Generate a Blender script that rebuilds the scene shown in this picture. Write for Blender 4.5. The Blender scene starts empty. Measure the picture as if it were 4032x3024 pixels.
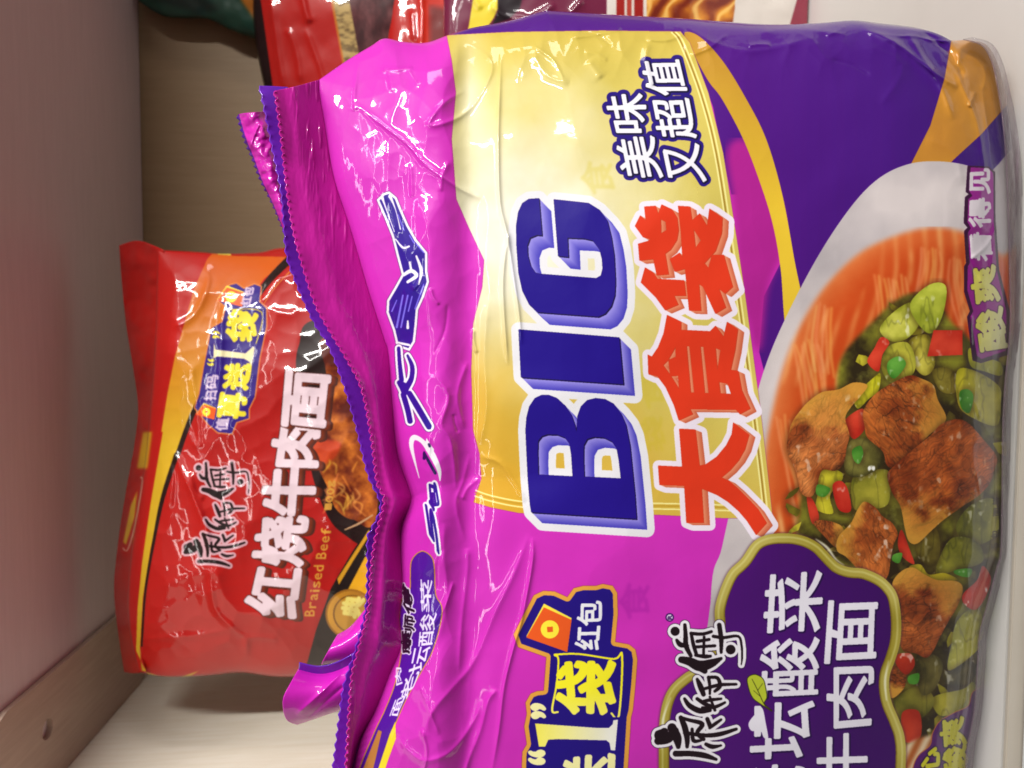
import bpy, math, random
import numpy as np
from mathutils import Vector, Matrix

SC = bpy.context.scene
COL = SC.collection

# ------------------------------------------------------------------ camera
F_PX = 2911.0                       # focal length in photo pixels (4032 wide)
CX, CY = 2016.0, 1512.0
K = 4032.0 / 2212.0                 # outlines below were measured on a 2212 px wide view
CAM_H = 0.2260
# the shelf's depth axis vanishes at (942,741) of the 2212 px view; the phone is held on its side
ey = np.array([(942 - 1106) / 1597.0, (829.5 - 741) / 1597.0, -1.0]); ey /= np.linalg.norm(ey)
ex = np.array([0.0, 1.0, 0.0]); ex = ex - ey * ex.dot(ey); ex /= np.linalg.norm(ex)
ez = np.cross(ex, ey)
RW = np.stack([ex, ey, ez])         # camera space -> world rows
CAM = np.array([0.0, 0.0, CAM_H])

cam_d = bpy.data.cameras.new('camera')
cam_d.sensor_width = 36.0
cam_d.lens = F_PX / 4032.0 * 36.0
cam_d.clip_start = 0.01
cam_d.clip_end = 50
cam_d.dof.use_dof = True
cam_d.dof.focus_distance = 0.245
cam_d.dof.aperture_fstop = 16.0
cam = bpy.data.objects.new('camera', cam_d)
COL.objects.link(cam)
M4 = Matrix.Identity(4)
for i in range(3):
    for j in range(3):
        M4[i][j] = RW[i][j]
    M4[i][3] = CAM[i]
cam.matrix_world = M4
SC.camera = cam

# ------------------------------------------------------------------ light
world = bpy.data.worlds.new('World')
SC.world = world
world.use_nodes = True
bg = world.node_tree.nodes['Background']
bg.inputs[0].default_value = (1.0, 0.97, 0.93, 1)
bg.inputs[1].default_value = 0.18


def area(name, loc, target, sx, sy, power, col=(1, 0.97, 0.92)):
    l = bpy.data.lights.new(name, 'AREA')
    l.shape = 'RECTANGLE'; l.size = sx; l.size_y = sy; l.energy = power; l.color = col
    o = bpy.data.objects.new(name, l); COL.objects.link(o)
    o.location = loc
    o.rotation_euler = (Vector(target) - Vector(loc)).to_track_quat('-Z', 'Y').to_euler()
    return o

area('store_tube', (0.1, -0.30, 1.60), (0.0, 0.27, 0.2), 2.4, 0.04, 6)
area('store_tube.001', (0.1, -1.00, 1.70), (0.0, 0.27, 0.2), 2.4, 0.04, 8)
area('store_tube.002', (1.25, -1.15, 1.30), (-0.1, 0.40, 0.2), 0.07, 1.9, 92)
area('side_fill_light', (1.9, -0.40, 0.42), (-0.2, 0.45, 0.35), 0.3, 0.9, 10, (1, 0.93, 0.92))  # added fill lamp off to the right, brightens side panel and upper board

SC.view_settings.view_transform = 'Standard'
SC.view_settings.look = 'None'
SC.view_settings.exposure = -0.46
SC.view_settings.gamma = 1.0
SC.cycles.max_bounces = 8
SC.render.film_transparent = False


# ------------------------------------------------------------------ projection helpers (measured pixel + real depth -> place)
def unproj(px, py, Y):
    """points (2212 px view) at world depth Y"""
    px = np.asarray(px, float) * K; py = np.asarray(py, float) * K; Y = np.asarray(Y, float)
    d = np.stack(np.broadcast_arrays((px - CX) / F_PX, (CY - py) / F_PX, -np.ones_like(px * py * 1.0)), -1)
    w = d @ RW.T
    return CAM + w * (Y / w[..., 1])[..., None]


def floor_depth(px, py, z=0.0):
    d = np.array([(px * K - CX) / F_PX, (CY - py * K) / F_PX, -1.0])
    w = RW @ d
    return float(w[1] * (z - CAM_H) / w[2])


# ------------------------------------------------------------------ noise
def vnoise(X, Y, scale, seed=0, octv=4, gain=0.5):
    r = np.random.RandomState(seed)
    out = np.zeros(np.broadcast(X, Y).shape, np.float32); a = 1.0; tot = 0
    for _ in range(octv):
        G = r.rand(128, 128).astype(np.float32)
        x = X / scale + r.rand() * 100; y = Y / scale + r.rand() * 100
        xi = np.floor(x).astype(int); yi = np.floor(y).astype(int)
        fx = x - xi; fy = y - yi
        fx = fx * fx * (3 - 2 * fx); fy = fy * fy * (3 - 2 * fy)
        g = lambda i, j: G[(yi + j) % 128, (xi + i) % 128]
        out += a * ((g(0, 0) * (1 - fx) + g(1, 0) * fx) * (1 - fy) + (g(0, 1) * (1 - fx) + g(1, 1) * fx) * fy)
        tot += a; a *= gain; scale /= 2.03
    return out / tot


def cells(X, Y, n, seed):
    """distance between the two nearest of n scattered seeds: thin dark seams"""
    r = np.random.RandomState(seed)
    x0, x1, y0, y1 = X.min(), X.max(), Y.min(), Y.max()
    d1 = np.full(X.shape, 1e9, np.float32); d2 = d1.copy()
    for i in range(n):
        d = np.hypot(X - (x0 + r.rand() * (x1 - x0)), Y - (y0 + r.rand() * (y1 - y0))).astype(np.float32)
        d2 = np.minimum(d2, np.maximum(d1, d)); d1 = np.minimum(d1, d)
    return d2 - d1


# ------------------------------------------------------------------ print-shop: rasters flat package artwork from outlines
def dilate(m, r):
    r = int(round(r))
    if r <= 0: return m
    H, W = m.shape
    c = np.zeros((H, W + 1), np.int32); c[:, 1:] = np.cumsum(m, 1)
    out = np.zeros_like(m); idx = np.arange(W)
    cache = {}
    for dy in range(-r, r + 1):
        w = int(math.sqrt(r * r - dy * dy))
        if w not in cache:
            cache[w] = (c[:, np.minimum(idx + w + 1, W)] - c[:, np.maximum(idx - w, 0)]) > 0
        d = cache[w]
        if dy >= 0: out[dy:] |= d[:H - dy]
        else: out[:dy] |= d[-dy:]
    return out


def blur(a, r):
    r = int(r)
    if r < 1: return a
    for ax in (0, 1, 0, 1):
        p = np.concatenate([np.repeat(np.take(a, [0], ax), r + 1, ax), a, np.repeat(np.take(a, [-1], ax), r, ax)], ax)
        c = np.cumsum(p, ax, dtype=np.float64)
        n = a.shape[ax]; k = 2 * r + 1
        a = ((np.take(c, range(k, n + k), ax) - np.take(c, range(0, n), ax)) / k).astype(np.float32)
    return a


def smooth(pts, closed=True, n=8):
    p = np.asarray(pts, float); N = len(p); out = []
    rng = range(N) if closed else range(N - 1)
    for i in rng:
        if closed: a, b, c, d = p[i - 1], p[i], p[(i + 1) % N], p[(i + 2) % N]
        else: a, b, c, d = p[max(i - 1, 0)], p[i], p[i + 1], p[min(i + 2, N - 1)]
        for t in np.arange(n) / n:
            out.append(0.5 * ((2 * b) + (c - a) * t + (2 * a - 5 * b + 4 * c - d) * t * t + (3 * b - a - 3 * c + d) * t ** 3))
    if not closed: out.append(p[-1])
    return np.array(out)


def loop_edges(p):
    p = np.asarray(p, float)
    return np.stack([p, np.roll(p, -1, 0)], 1)


def raster(E, x0, y0, W, H):
    """even-odd fill of edge soup"""
    t = np.zeros((H, W + 1), np.int32)
    a = E[:, 0] - (x0, y0); b = E[:, 1] - (x0, y0)
    sw = a[:, 1] > b[:, 1]
    a[sw], b[sw] = b[sw].copy(), a[sw].copy()
    r0 = np.clip(np.ceil(a[:, 1] - .5), 0, H).astype(int); r1 = np.clip(np.ceil(b[:, 1] - .5), 0, H).astype(int)
    n = np.maximum(r1 - r0, 0)
    i = np.repeat(np.arange(len(E)), n)
    if len(i) == 0: return t[:, :W] > 0
    rows = np.arange(len(i)) - np.repeat(np.cumsum(n) - n, n) + r0[i]
    xs = a[i, 0] + (b[i, 0] - a[i, 0]) * (rows + .5 - a[i, 1]) / (b[i, 1] - a[i, 1])
    cols = np.clip(np.ceil(xs - .5), 0, W).astype(int)
    np.add.at(t, (rows, cols), 1)
    return (np.cumsum(t, 1)[:, :W] % 2) > 0


GLYPHS = {}


def load_glyphs(chars):
    objs = []
    for ch in sorted(set(chars)):
        c = bpy.data.curves.new('glyph', 'FONT'); c.body = ch; c.resolution_u = 5
        o = bpy.data.objects.new('glyph', c); COL.objects.link(o); objs.append((ch, o, c))
    dg = bpy.context.evaluated_depsgraph_get(); dg.update()
    for ch, o, c in objs:
        me = o.evaluated_get(dg).to_mesh()
        co = np.array([v.co[:2] for v in me.vertices])
        cnt = {}
        for p in me.polygons:
            for k in p.edge_keys: cnt[k] = cnt.get(k, 0) + 1
        ed = [k for k, v in cnt.items() if v == 1]
        E = co[np.array(ed)]
        lo, hi = E.reshape(-1, 2).min(0), E.reshape(-1, 2).max(0)
        GLYPHS[ch] = ((E - lo) / (hi - lo), (hi - lo))
        o.evaluated_get(dg).to_mesh_clear()
    for ch, o, c in objs:
        bpy.data.objects.remove(o); bpy.data.curves.remove(c)


class Hi:
    """boolean stencil at photo-pixel resolution"""
    def __init__(s, x, y, m): s.x, s.y, s.m = x, y, m
    def grow(s, r): return Hi(s.x, s.y, dilate(s.m, r))
    def shrink(s, r): return Hi(s.x, s.y, ~dilate(~s.m, r))
    def shift(s, dx, dy):
        return Hi(s.x, s.y, np.roll(np.roll(s.m, int(round(dy)), 0), int(round(dx)), 1))
    def minus(s, o): return Hi(s.x, s.y, s.m & ~o.m)
    def both(s, o): return Hi(s.x, s.y, s.m & o.m)


class Art:
    def __init__(s, x0, y0, x1, y1, base):
        s.x0, s.y0, s.x1, s.y1 = x0, y0, x1, y1
        s.W, s.H = (x1 - x0) // 2, (y1 - y0) // 2
        s.a = np.empty((s.H, s.W, 3), np.float32); s.a[:] = np.array(base) / 255.

    def stencil(s, E, pad=0):
        E = np.asarray(E, float)
        P = E.reshape(-1, 2)
        bx0 = max(s.x0, int((P[:, 0].min() - pad - 4 - s.x0) // 2 * 2 + s.x0)); by0 = max(s.y0, int((P[:, 1].min() - pad - 4 - s.y0) // 2 * 2 + s.y0))
        bx1 = min(s.x1, int(P[:, 0].max() + pad + 6)); by1 = min(s.y1, int(P[:, 1].max() + pad + 6))
        W = max(2, (bx1 - bx0) // 2 * 2); H = max(2, (by1 - by0) // 2 * 2)
        return Hi(bx0, by0, raster(E, bx0, by0, W, H))

    def poly(s, *loops, pad=0, sm=False):
        return s.stencil(np.concatenate([loop_edges(smooth(l) if sm else l) for l in loops]), pad)

    def brush(s, strokes, pad=0):
        """strokes: lists of (x,y,r) in photo pixels"""
        allp = np.array([q for st in strokes for q in st], float)
        R = allp[:, 2].max() + pad + 4
        bx0 = max(s.x0, int((allp[:, 0].min() - R - s.x0) // 2 * 2 + s.x0)); by0 = max(s.y0, int((allp[:, 1].min() - R - s.y0) // 2 * 2 + s.y0))
        W = max(2, int(min(s.x1, allp[:, 0].max() + R) - bx0) // 2 * 2); H = max(2, int(min(s.y1, allp[:, 1].max() + R) - by0) // 2 * 2)
        m = np.zeros((H, W), bool)
        for st in strokes:
            st = np.array(st, float)
            if len(st) > 2: st = smooth(st, False, 5)
            if len(st) == 1: st = np.concatenate([st, st + (0.1, 0, 0)])
            for a, b in zip(st[:-1], st[1:]):
                r = max(a[2], b[2]) + 2
                X0 = int(max(0, min(a[0], b[0]) - r - bx0)); X1 = int(min(W, max(a[0], b[0]) + r - bx0 + 1))
                Y0 = int(max(0, min(a[1], b[1]) - r - by0)); Y1 = int(min(H, max(a[1], b[1]) + r - by0 + 1))
                if X1 <= X0 or Y1 <= Y0: continue
                gx = np.arange(X0, X1)[None] + bx0 + .5; gy = np.arange(Y0, Y1)[:, None] + by0 + .5
                d = b[:2] - a[:2]; L2 = max(d.dot(d), 1e-9)
                t = np.clip(((gx - a[0]) * d[0] + (gy - a[1]) * d[1]) / L2, 0, 1)
                m[Y0:Y1, X0:X1] |= np.hypot(gx - a[0] - d[0] * t, gy - a[1] - d[1] * t) < a[2] + (b[2] - a[2]) * t
        return Hi(bx0, by0, m)

    def glyphs(s, items, pad=40, weight=0):
        """items: (char, TL, TR, BR, BL) corners of the glyph's own box, in photo pixels"""
        Es = []
        for ch, TL, TR, BR, BL in items:
            E, _ = GLYPHS[ch]
            u = E[..., 0:1]; v = E[..., 1:2]
            Es.append(np.array(TL) * (1 - u) * v + np.array(TR) * u * v + np.array(BR) * u * (1 - v) + np.array(BL) * (1 - u) * (1 - v))
        h = s.stencil(np.concatenate(Es), pad + weight)
        return h.grow(weight) if weight else h

    def paint(s, h, col, alpha=1.0, feather=0):
        m = h.m
        H, W = m.shape[0] // 2 * 2, m.shape[1] // 2 * 2
        c = m[:H, :W].astype(np.float32).reshape(H // 2, 2, W // 2, 2).mean((1, 3))
        if feather: c = blur(c, feather / 2)
        tx, ty = (h.x - s.x0) // 2, (h.y - s.y0) // 2
        c = c[:max(0, s.H - ty), :max(0, s.W - tx)]
        if c.size == 0: return
        reg = s.a[ty:ty + c.shape[0], tx:tx + c.shape[1]]
        if callable(col):
            Y, X = np.mgrid[0:c.shape[0], 0:c.shape[1]].astype(np.float32) * 2
            C = col(X + h.x, Y + h.y, c)
        else:
            C = np.array(col, np.float32) / 255.
        k = (c * alpha)[..., None]
        reg[:] = reg * (1 - k) + C * k

    def image(s, name):
        im = bpy.data.images.new(name, s.W, s.H)
        px = np.ones((s.H, s.W, 4), np.float32); px[..., :3] = np.clip(s.a[::-1], 0, 1)
        im.pixels.foreach_set(px.ravel()); im.update(); im.pack()
        return im

    def uv(s, px, py):
        return np.stack([(px * K - s.x0) / (s.x1 - s.x0), 1 - (py * K - s.y0) / (s.y1 - s.y0)], -1)


def T(ox, oy, k):
    """coordinates read off an enlarged crop -> photo pixels"""
    return lambda pts: np.array([[ox + k * p[0], oy + k * p[1]] + [k * q for q in p[2:]] for p in pts], float)


D = T(0, 0, K)                       # 2212 px view
mix3 = lambda a, b, t: np.array(a, np.float32) / 255. * (1 - t[..., None]) + np.array(b, np.float32) / 255. * t[..., None]


def quad(ch, tf, TL, TR, BR, BL):
    q = tf([TL, TR, BR, BL]); return (ch, q[0], q[1], q[2], q[3])


load_glyphs('美味又超值老坛酸菜牛肉面再送袋红包爽看得见净含量饼大食入包康师傅烧Braised BeefR5“”典心克共100g值扫码再五'.replace(' ', ''))

# ---- artwork pieces shared by the packages
LOGO = [  # brush lettering of the maker's three-character name, strokes (x,y,r) on crop (2000,2200)*0.4968
    [(1325, 575, 36)],
    [(1402, 525, 14), (1408, 600, 17), (1412, 690, 20), (1450, 770, 14)], [(1338, 645, 12), (1365, 680, 20), (1420, 690, 16)],
    [(1452, 592, 14), (1540, 597, 13), (1612, 578, 12)], [(1452, 592, 12), (1470, 680, 15), (1495, 762, 14)], [(1488, 765, 12), (1560, 775, 16), (1605, 772, 12)],
    [(1500, 655, 14), (1595, 640, 12)], [(1480, 700, 12), (1640, 690, 12)], [(1555, 620, 11), (1550, 770, 11)],
    [(1375, 800, 26), (1440, 815, 34), (1520, 850, 42), (1610, 830, 34), (1690, 790, 12)], [(1510, 850, 36), (1560, 890, 22)],
    [(1628, 615, 13), (1710, 625, 13), (1825, 615, 10), (1852, 690, 9), (1856, 780, 8), (1850, 840, 4)], [(1675, 525, 18), (1690, 640, 18), (1690, 742, 12)], [(1765, 720, 38)],
    [(1500, 955, 12), (1525, 1010, 22), (1550, 1075, 18)], [(1590, 940, 14), (1600, 1010, 12), (1600, 1070, 10)], [(1590, 940, 12), (1660, 945, 14), (1680, 1010, 16), (1640, 1050, 12)],
    [(1560, 1030, 12), (1680, 1000, 14), (1810, 995, 10)], [(1400, 1110, 12), (1440, 1165, 20), (1520, 1205, 22), (1600, 1200, 16)], [(1500, 1110, 14), (1560, 1150, 16), (1620, 1170, 12)],
    [(1550, 1130, 12), (1600, 1120, 14), (1690, 1110, 10)], [(1540, 1180, 10), (1640, 1175, 14), (1720, 1140, 10)], [(1600, 1095, 10), (1640, 1200, 12)],
    [(1210, 1400, 50), (1240, 1370, 30)], [(1190, 1445, 30), (1270, 1420, 40), (1330, 1360, 24)], [(1300, 1340, 36), (1340, 1420, 36), (1350, 1490, 18)],
    [(1370, 1260, 18), (1400, 1330, 24), (1420, 1420, 22), (1420, 1490, 14)], [(1370, 1260, 14), (1440, 1280, 14), (1540, 1310, 18), (1500, 1380, 16), (1550, 1430, 16)],
    [(1400, 1380, 14), (1560, 1400, 16), (1680, 1390, 18), (1810, 1350, 12)], [(1580, 1270, 16), (1600, 1320, 18)], [(1690, 1275, 10), (1640, 1310, 14), (1600, 1340, 12)],
    [(1570, 1470, 14), (1620, 1490, 18), (1690, 1480, 8)], [(1460, 1350, 12), (1470, 1440, 16), (1530, 1440, 10)],
    [(1330, 1545, 24), (1450, 1545, 22), (1560, 1560, 22), (1650, 1590, 12)],
]


def envelope(A, tf):
    A.paint(A.poly(tf([(285, 355), (505, 470), (470, 740), (145, 615)])), (245, 225, 70))
    A.paint(A.poly(tf([(285, 385), (505, 485), (470, 740), (145, 625)])), (228, 88, 30))
    c = tf([(332, 560)])[0]; k = tf([(1, 0)])[0][0] - tf([(0, 0)])[0][0]
    A.paint(A.brush([[(c[0], c[1], 72 * k)]]), (246, 228, 60))
    A.paint(A.poly(tf([(310, 540), (355, 538), (357, 580), (312, 582)])), (228, 88, 30))


# ================================================================== purple bag artwork
A = Art(1040, 0, 4080, 3760, (206, 40, 178))
C4 = T(1900, 700, .5425); C5 = T(1900, 1400, .5425); C6 = T(2000, 2200, .4968); C7 = T(2900, 1300, .5424)
C8 = T(2900, 2100, .5571); C1 = T(1700, 0, .5425); CR = T(2800, 0, .6027); CS = T(3600, 400, .6626)
S1 = T(1350, 700, .4822); S2 = T(1400, 1400, .4822); S3 = T(1200, 2100, .557)


def magenta(X, Y, c):
    n = vnoise(X, Y, 500, 3, 3)
    return mix3((194, 40, 174), (212, 50, 188), n)


A.paint(A.poly([(1040, 0), (4080, 0), (4080, 3760), (1040, 3760)]), magenta)
# violet right-hand part and the side panels
A.paint(A.poly(D([(972, 0), (967, 76), (1030, 80), (1200, 78), (1475, 78), (1500, 120), (1540, 230), (1560, 330), (1580, 420), (1640, 420), (1690, 560), (1650, 640), (1640, 760), (1700, 1000), (2240, 1000), (2240, 0)])),
        lambda X, Y, c: mix3((76, 10, 126), (56, 8, 112), np.clip((X - 2900) / 1000, 0, 1)))
A.paint(A.poly(D([(1570, 330), (1600, 300), (1640, 330), (1680, 420), (1700, 520), (1660, 620), (1640, 760), (1600, 620), (1585, 450)]), sm=True), (170, 28, 140), 1, 14)
# sweeping gold bands
A.paint(A.poly(D([(1478, 72), (1510, 78), (1560, 130), (1610, 210), (1655, 300), (1690, 420), (1716, 560), (1740, 700), (1700, 720), (1686, 580), (1668, 480), (1640, 390), (1605, 300), (1560, 215), (1530, 175), (1500, 120)]), sm=True),
        lambda X, Y, c: mix3((186, 138, 42), (226, 190, 50), np.clip((Y - 250) / 600, 0, 1)))
A.paint(A.poly(D([(2058, 70), (2125, 80), (2170, 140), (2190, 210), (2120, 290), (2060, 345), (1990, 420), (1900, 500), (1880, 480), (1960, 370), (2010, 270), (2040, 170)])),
        lambda X, Y, c: mix3((180, 120, 44), (192, 132, 44), vnoise(X, Y, 90, 5)))
# white plate and orange soup
A.paint(A.poly(D([(1535, 1300), (1560, 1180), (1600, 1000), (1650, 800), (1720, 640), (1800, 500), (1880, 400), (1960, 355), (2050, 350), (2130, 372), (2240, 430), (2240, 1800), (1535, 1800)]), sm=True),
        lambda X, Y, c: mix3((206, 196, 196), (168, 160, 164), np.clip(vnoise(X, Y, 260, 8) * 1.6 - .4, 0, 1)))
soup = A.poly(D([(1635, 1180), (1645, 1050), (1662, 920), (1700, 770), (1760, 650), (1840, 560), (1920, 515), (2010, 492), (2090, 505), (2160, 550), (2240, 640), (2240, 1800), (1640, 1800)]), sm=True)


def soupcol(X, Y, c):
    e = blur(c.copy(), 40)
    n = vnoise(X, Y, 60, 11)
    col = mix3((216, 118, 62), (190, 66, 16), np.clip(e * 1.9 - .9 + .25 * (n - .5), 0, 1))
    # strands of noodle running down the bowl
    w = X + 60 * np.sin(Y / 210.) + 40 * (vnoise(X, Y, 240, 4, 2) - .5)
    st = np.clip(np.sin(w / 9.5) * .5 + .5, 0, 1) ** 2
    reg = np.clip(vnoise(X, Y, 200, 21, 3) * 3 - 1.35, 0, 1)
    k = (st * reg * .75)[..., None]
    return col * (1 - k) + np.array([236, 178, 112], np.float32) / 255 * k


A.paint(soup, soupcol, 1, 10)
for i, (x0, y0, L, n) in enumerate([(1712, 740, 220, 7), (1880, 600, 190, 8), (1975, 540, 130, 6), (1760, 660, 150, 5), (2060, 560, 150, 5), (1690, 900, 200, 4)]):
    for j in range(n):
        xx = x0 + j * 9; r = random.Random(i * 31 + j)
        pts = [(xx + 14 * math.sin(t * 2.2 + i) + r.uniform(-3, 3) + t * 16, y0 + t * L + r.uniform(-8, 8), 2.2 + 1.2 * math.sin(t * 3)) for t in np.linspace(0, 1, 5)]
        A.paint(A.brush([D(pts)]), (232, r.randint(140, 176), r.randint(80, 108)), .62, 5)
# the vegetable and meat topping, a printed photograph
mass = A.poly(D([(1725, 1230), (1735, 1050), (1800, 900), (1815, 780), (1880, 700), (1950, 640), (2010, 640), (2060, 700), (2110, 740), (2190, 760), (2190, 1500), (2130, 1520), (2060, 1560), (1960, 1640), (1900, 1500), (1800, 1300)]), sm=True)


def vegmass(X, Y, c):
    n = vnoise(X, Y, 120, 31, 5); m = vnoise(X, Y, 46, 32, 4)
    col = mix3((40, 30, 8), (130, 128, 34), np.clip(n * 3 - 1.1, 0, 1))
    k = np.clip(m * 3 - 1.75, 0, 1)[..., None] * .7
    return col * (1 - k) + np.array([168, 170, 74], np.float32) / 255 * k


A.paint(mass, vegmass, 1, 8)


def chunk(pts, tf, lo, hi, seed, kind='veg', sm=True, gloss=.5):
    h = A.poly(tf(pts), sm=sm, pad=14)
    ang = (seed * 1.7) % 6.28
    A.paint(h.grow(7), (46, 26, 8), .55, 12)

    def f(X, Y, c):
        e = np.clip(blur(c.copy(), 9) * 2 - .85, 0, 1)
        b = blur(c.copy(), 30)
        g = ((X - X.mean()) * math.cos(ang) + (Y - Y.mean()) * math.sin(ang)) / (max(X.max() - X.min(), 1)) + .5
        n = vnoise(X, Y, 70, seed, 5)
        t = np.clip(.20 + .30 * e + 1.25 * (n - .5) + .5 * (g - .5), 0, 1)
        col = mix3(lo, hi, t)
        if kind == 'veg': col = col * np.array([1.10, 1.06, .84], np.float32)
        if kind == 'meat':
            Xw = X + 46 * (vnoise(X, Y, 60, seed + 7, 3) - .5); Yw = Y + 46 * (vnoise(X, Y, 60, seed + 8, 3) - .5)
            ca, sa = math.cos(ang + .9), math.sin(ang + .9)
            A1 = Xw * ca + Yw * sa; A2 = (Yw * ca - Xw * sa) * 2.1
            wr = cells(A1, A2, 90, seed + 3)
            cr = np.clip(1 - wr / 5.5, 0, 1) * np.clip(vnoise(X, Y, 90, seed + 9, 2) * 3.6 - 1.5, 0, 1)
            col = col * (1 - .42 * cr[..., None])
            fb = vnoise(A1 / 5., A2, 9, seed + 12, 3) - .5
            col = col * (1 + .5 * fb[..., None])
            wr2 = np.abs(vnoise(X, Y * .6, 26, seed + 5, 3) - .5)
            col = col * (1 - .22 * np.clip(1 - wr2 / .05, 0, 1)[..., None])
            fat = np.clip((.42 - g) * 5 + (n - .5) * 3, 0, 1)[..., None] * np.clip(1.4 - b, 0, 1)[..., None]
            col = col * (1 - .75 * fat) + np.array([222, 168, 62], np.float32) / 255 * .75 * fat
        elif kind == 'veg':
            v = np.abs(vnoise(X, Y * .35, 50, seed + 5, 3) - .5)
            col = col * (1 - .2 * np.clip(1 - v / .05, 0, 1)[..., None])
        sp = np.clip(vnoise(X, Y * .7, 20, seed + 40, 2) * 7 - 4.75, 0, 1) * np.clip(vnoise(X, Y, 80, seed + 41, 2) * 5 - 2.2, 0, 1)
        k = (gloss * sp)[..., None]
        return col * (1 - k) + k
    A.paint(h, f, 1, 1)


rr = random.Random(77)
for i in range(95):
    cx, cy = rr.uniform(1700, 2190), rr.uniform(650, 1620)
    if cx < 1830 and cy < 900: continue
    a0 = rr.uniform(0, 6.28); L = rr.uniform(14, 34); w = L * rr.uniform(.3, .6)
    pts = []
    for k in range(7):
        a = k / 7 * 6.283; q = rr.uniform(.55, 1.3)
        u, v = math.cos(a) * L * q, math.sin(a) * w * q
        pts.append((cx + u * math.cos(a0) - v * math.sin(a0), cy + u * math.sin(a0) + v * math.cos(a0)))
    d = rr.random()
    lo, hi = ((74, 68, 14), (168, 160, 52)) if d < .55 else ((44, 36, 12), (120, 112, 46)) if d < .8 else ((140, 138, 30), (206, 198, 84))
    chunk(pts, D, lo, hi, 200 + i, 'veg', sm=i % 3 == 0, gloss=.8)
VL, VD = (190, 190, 72), (112, 104, 26)
OFF = [(0, 0)]
chunk([(1250, 80), (1400, 40), (1440, 250), (1370, 330), (1290, 260)], C7, VD, (202, 200, 104), 1)
chunk([(1040, -10), (1150, -140), (1280, -200), (1330, -60), (1240, 60), (1120, 80)], C7, (120, 128, 30), (206, 210, 120), 2)
chunk([(1260, -190), (1400, -330), (1520, -320), (1500, -120), (1420, 20), (1330, -30)], C7, (126, 140, 40), (196, 208, 100), 51)
chunk([(1100, 120), (1240, 90), (1300, 220), (1270, 330), (1120, 380), (1050, 260)], C7, (112, 118, 34), (188, 186, 80), 3)
chunk([(1420, 300), (1520, 270), (1600, 330), (1590, 450), (1480, 440)], C7, (70, 60, 16), (158, 150, 70), 4)
chunk([(1600, 300), (1720, 290), (1900, 400), (1920, 520), (1890, 690), (1720, 640), (1610, 540)], C7, (132, 130, 26), (196, 188, 66), 5)
chunk([(1690, 130), (1820, 200), (1920, 240), (1920, 330), (1800, 300), (1700, 260)], C7, (120, 122, 26), (176, 176, 60), 6)
chunk([(860, 480), (1000, 340), (1045, 320), (1030, 440), (960, 500), (880, 570)], C7, (150, 152, 20), (206, 206, 50), 7)
chunk([(850, 1060), (1060, 1010), (1110, 1060), (1100, 1260), (960, 1300), (850, 1290)], C7, (92, 96, 26), (158, 154, 62), 8)
chunk([(590, 1180), (610, 1020), (740, 1020), (770, 1080), (680, 1200), (700, 1330), (580, 1300)], C7, (150, 150, 30), (204, 200, 66), 9)
chunk([(780, 960), (830, 800), (950, 790), (1060, 880), (1080, 960), (950, 1050), (820, 1060)], C7, (44, 40, 16), (140, 140, 80), 10, gloss=.9)
chunk([(1600, 1400), (1700, 1270), (1850, 1220), (1900, 1330), (1890, 1480), (1750, 1560), (1620, 1500)], C7, (80, 82, 22), (150, 150, 58), 11)
chunk([(1430, 180), (1530, 30), (1700, 60), (1740, 200), (1560, 260), (1420, 290)], C8, (76, 78, 20), (160, 160, 64), 12)
chunk([(1220, 240), (1300, 220), (1360, 290), (1470, 280), (1560, 330), (1400, 335), (1330, 300)], C8, (150, 140, 24), (196, 184, 58), 13)
chunk([(1270, 60), (1400, -40), (1440, 100), (1400, 230), (1290, 180)], C8, (60, 50, 14), (130, 122, 52), 14)
chunk([(1520, 780), (1560, 620), (1690, 520), (1750, 640), (1740, 720), (1700, 830), (1500, 970)], C8, (128, 130, 20), (184, 182, 54), 15)
chunk([(1420, 900), (1500, 980), (1640, 900), (1700, 960), (1640, 1060), (1480, 1060)], C8, (40, 34, 12), (110, 104, 40), 16)
chunk([(1390, 1160), (1600, 1100), (1670, 1050), (1700, 1130), (1600, 1240), (1440, 1290)], C8, (112, 114, 24), (170, 164, 66), 17)
chunk([(1090, 1220), (1200, 1110), (1320, 1080), (1400, 1190), (1300, 1310), (1150, 1320)], C8, (70, 72, 24), (140, 134, 60), 18)
chunk([(1270, 870), (1400, 860), (1460, 940), (1400, 1100), (1300, 1130)], C8, (40, 36, 14), (112, 104, 62), 19)
for i, q in enumerate([[(1430, 0), (1640, 0), (1640, 180), (1385, 190)], [(1050, 50), (1110, 90), (1060, 180), (1030, 300), (950, 230), (1000, 130)],
                       [(790, 650), (920, 570), (940, 700), (860, 790), (810, 740)], [(1200, 1450), (1260, 1600), (1290, 1700), (1200, 1640), (1170, 1540)],
                       [(510, 1200), (560, 1240), (600, 1360), (560, 1410), (530, 1350)]]):
    chunk(q, C7, (176, 34, 18), (222, 74, 48), 60 + i, 'pep', i > 0)
MEAT = (108, 42, 10), (206, 114, 50)
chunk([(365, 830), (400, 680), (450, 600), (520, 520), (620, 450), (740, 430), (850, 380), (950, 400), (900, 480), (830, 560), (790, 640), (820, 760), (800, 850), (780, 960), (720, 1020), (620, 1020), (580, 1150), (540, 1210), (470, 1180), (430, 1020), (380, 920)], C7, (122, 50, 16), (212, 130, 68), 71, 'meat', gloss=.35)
chunk([(560, 1400), (640, 1380), (760, 1420), (780, 1500), (730, 1580), (640, 1500)], C7, (110, 44, 12), (176, 92, 40), 76, 'meat')
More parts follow.
